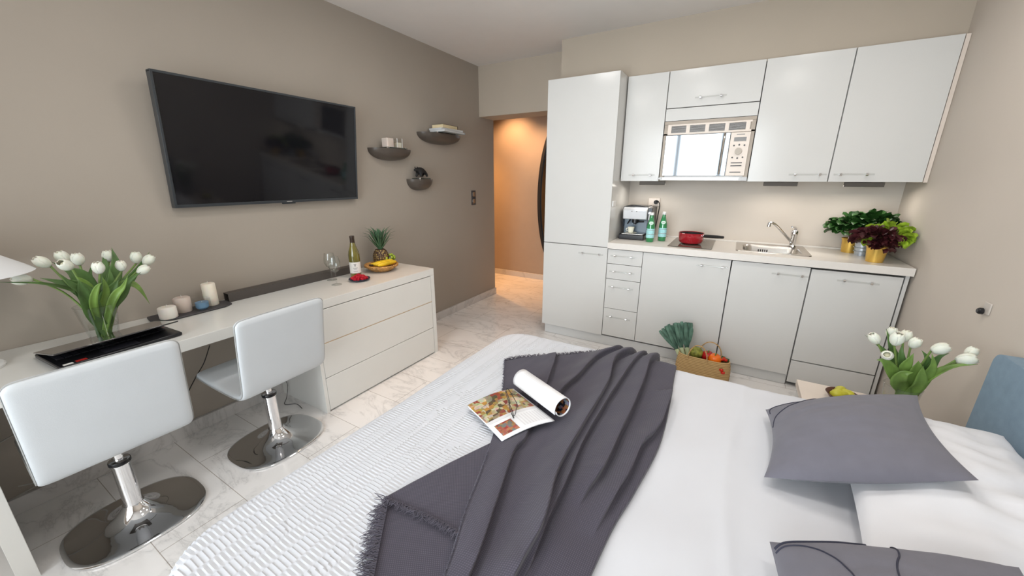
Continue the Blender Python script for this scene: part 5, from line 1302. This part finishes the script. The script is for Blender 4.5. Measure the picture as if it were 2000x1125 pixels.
for k, (bx_, tx, tz, lab) in enumerate(((-.125, -.285, .315, 'leek leaning furthest left out of the straw basket'), (-.115, -.225, .36, 'leek in the middle of the three in the straw basket'), (-.10, -.155, .385, 'upright leek of the three in the straw basket'))):
    t = thing('leek', tuple(K(bx_, .0, .03)), lab, 'leek', 'leeks in the straw basket')
    b0, b1 = K(bx_+.01, .01*k-.01, .03), K(lerp(bx_, tx, .42), .01, lerp(.03, tz, .45)); MB().tube([b0, b1], [.013, .016], 14).build('stalk', 'leekwhite', t)
    m = MB()
    for j in range(7):
        f = (j-3)/3; tip = K(tx+f*.048, .02+.012*(j % 3), tz-.03*abs(f)+.022*((j*5+k*3) % 4)/3-.008); mid = (b1+tip)/2+Vector((f*.006, -.004*(j % 2), 0))
        m.leaf(smooth_path([b0.lerp(b1, .7), b1, mid, tip], 10), .027, (.25*(j % 3-1), -1, .2), 0, .7, prof=lambda q: min(1, .6+q*.7)*(1 if q < .97 else .7))
    m.build('leaves', 'leek', t, smooth=60)
t = thing('green_melon', tuple(K(-.055, 0, .165)), 'mottled green melon in the straw basket beside the leeks', 'melon')
MB().ell(K(-.055, .005, .165), .048, .044, .045, 24, 16).build('rind', 'melon', t, smooth=80)
def pepper(c, r, m_, label):
    t = thing('bell_pepper', tuple(c), label, 'pepper', 'bell peppers in the straw basket'); m = MB(); vs = []; n, k = 36, 16
    for j in range(k+1):
        v = j/k; ph = pi*v; z = -cos(ph)*r*.95; rr0 = sin(ph)**.8*r
        if v > .8: z -= (v-.8)*r*1.2
        for i in range(n): a = 2*pi*i/n; rr1 = rr0*(1+.10*abs(sin(2*a))*(.5+.5*v)); vs.append((c[0]+rr1*cos(a), c[1]+rr1*sin(a), c[2]+z))
    m.add(vs, [(j*n+i, j*n+(i+1) % n, (j+1)*n+(i+1) % n, (j+1)*n+i) for j in range(k) for i in range(n)]); m.build('flesh', m_, t, smooth=80)
    MB().tube([(c[0], c[1], c[2]+r*.65), (c[0]+.004, c[1], c[2]+r*1.15)], [.006, .004], 8).build('stalk', 'stem', t)
pepper(K(.022, .015, .155), .040, 'redpepper', 'dark red bell pepper in the straw basket')
pepper(K(.072, -.005, .150), .044, 'orangepepper', 'bright orange bell pepper in the straw basket')
for i, (x, y, z, lab) in enumerate(((.118, .0, .158, 'red cherry tomato on the basket rim, next to the orange pepper'), (.142, .01, .155, 'red cherry tomato on the basket rim at its right end'), (.13, .03, .156, 'red cherry tomato tucked behind the others on the basket rim'),
                                    (.128, -.0925, .118, 'upper cherry tomato hanging outside the straw basket'), (.14, -.093, .100, 'lower cherry tomato hanging outside the straw basket'))):
    t = thing('cherry_tomato', tuple(K(x, y, z)), lab, 'tomato', 'cherry tomatoes at the straw basket'); MB().ell(K(x, y, z), .014, .014, .0125, 16, 10).build('flesh', 'tomato', t, smooth=80)
    m = MB(); c = K(x, y, z+.0125)
    for q in range(5): a = 2*pi*q/5; m.leaf([c, c+Vector((cos(a)*.006, sin(a)*.006, .001)), c+Vector((cos(a)*.010, sin(a)*.010, -.003))], .004, (0, 0, 1))
    m.build('calyx', 'stem', t)
m = MB(); rk = random.Random(8)
for k in range(14):
    a = rk.uniform(0, 6.28); p = K(.125+rk.uniform(-.03, .03), .03+rk.uniform(-.02, .02), .14); m.leaf([p, p+Vector((cos(a)*.015, sin(a)*.015, .018)), p+Vector((cos(a)*.035, sin(a)*.035, .014))], .022, (0, 0, 1))
tag(m.build('basil_sprig', 'basil', smooth=60), 'dark leafy sprig behind the cherry tomatoes in the straw basket', 'herb')

# ---------------------------------------------------------------- oval mirror in the hall
t = thing('hall_mirror', (-2.08, 4.80, 1.2), 'tall oval mirror with thick black frame in the hall, mostly behind the tall cupboard', 'mirror')
a_, b_, cx_, cz_ = .325, 1.0, -2.082, 1.185
def ellr(a, b, y, n=96): return [(cx_+a*cos(2*pi*i/n), y, cz_+b*sin(2*pi*i/n)) for i in range(n)]
m = MB(); L4 = [ellr(a_, b_, 4.828), ellr(a_, b_, 4.795), ellr(a_-.042, b_-.042, 4.795), ellr(a_-.042, b_-.042, 4.828)]; n = 96
m.add([v for l in L4 for v in l], [(j*n+i, j*n+(i+1) % n, (j+1)*n+(i+1) % n, (j+1)*n+i) for j in range(3) for i in range(n)]); m.build('frame', 'blackmatt', t, smooth=30)
m = MB(); m.add(ellr(a_-.04, b_-.04, 4.815), [tuple(range(96))]); m.build('mirror_glass', 'mirrordoor', t, smooth=0)

# ---------------------------------------------------------------- street outside the window (seen in the oven door and chrome)
t = thing('house_facade', (-.5, -9, -3), 'pale plastered house front across the street with white windows', 'building')
m = MB(); m.box((-9, -9.4, -5), (9, -9, 7)); m.build('wall', 'facade', t, smooth=0)
for i in range(6):
    for k in range(2):
        x = -5.2+i*2.0; z = .2+k*3.0
        f = MB(); f.box((x-.6, -9.0, z), (x+.6, -8.96, z+1.7)); w = f.build('window', 'window', t, smooth=0)
        g = MB(); g.box((x-.52, -8.96, z+.08), (x-.04, -8.955, z+1.62)); g.box((x+.04, -8.96, z+.08), (x+.52, -8.955, z+1.62)); g.build('pane', 'bluegrey', w, smooth=0)
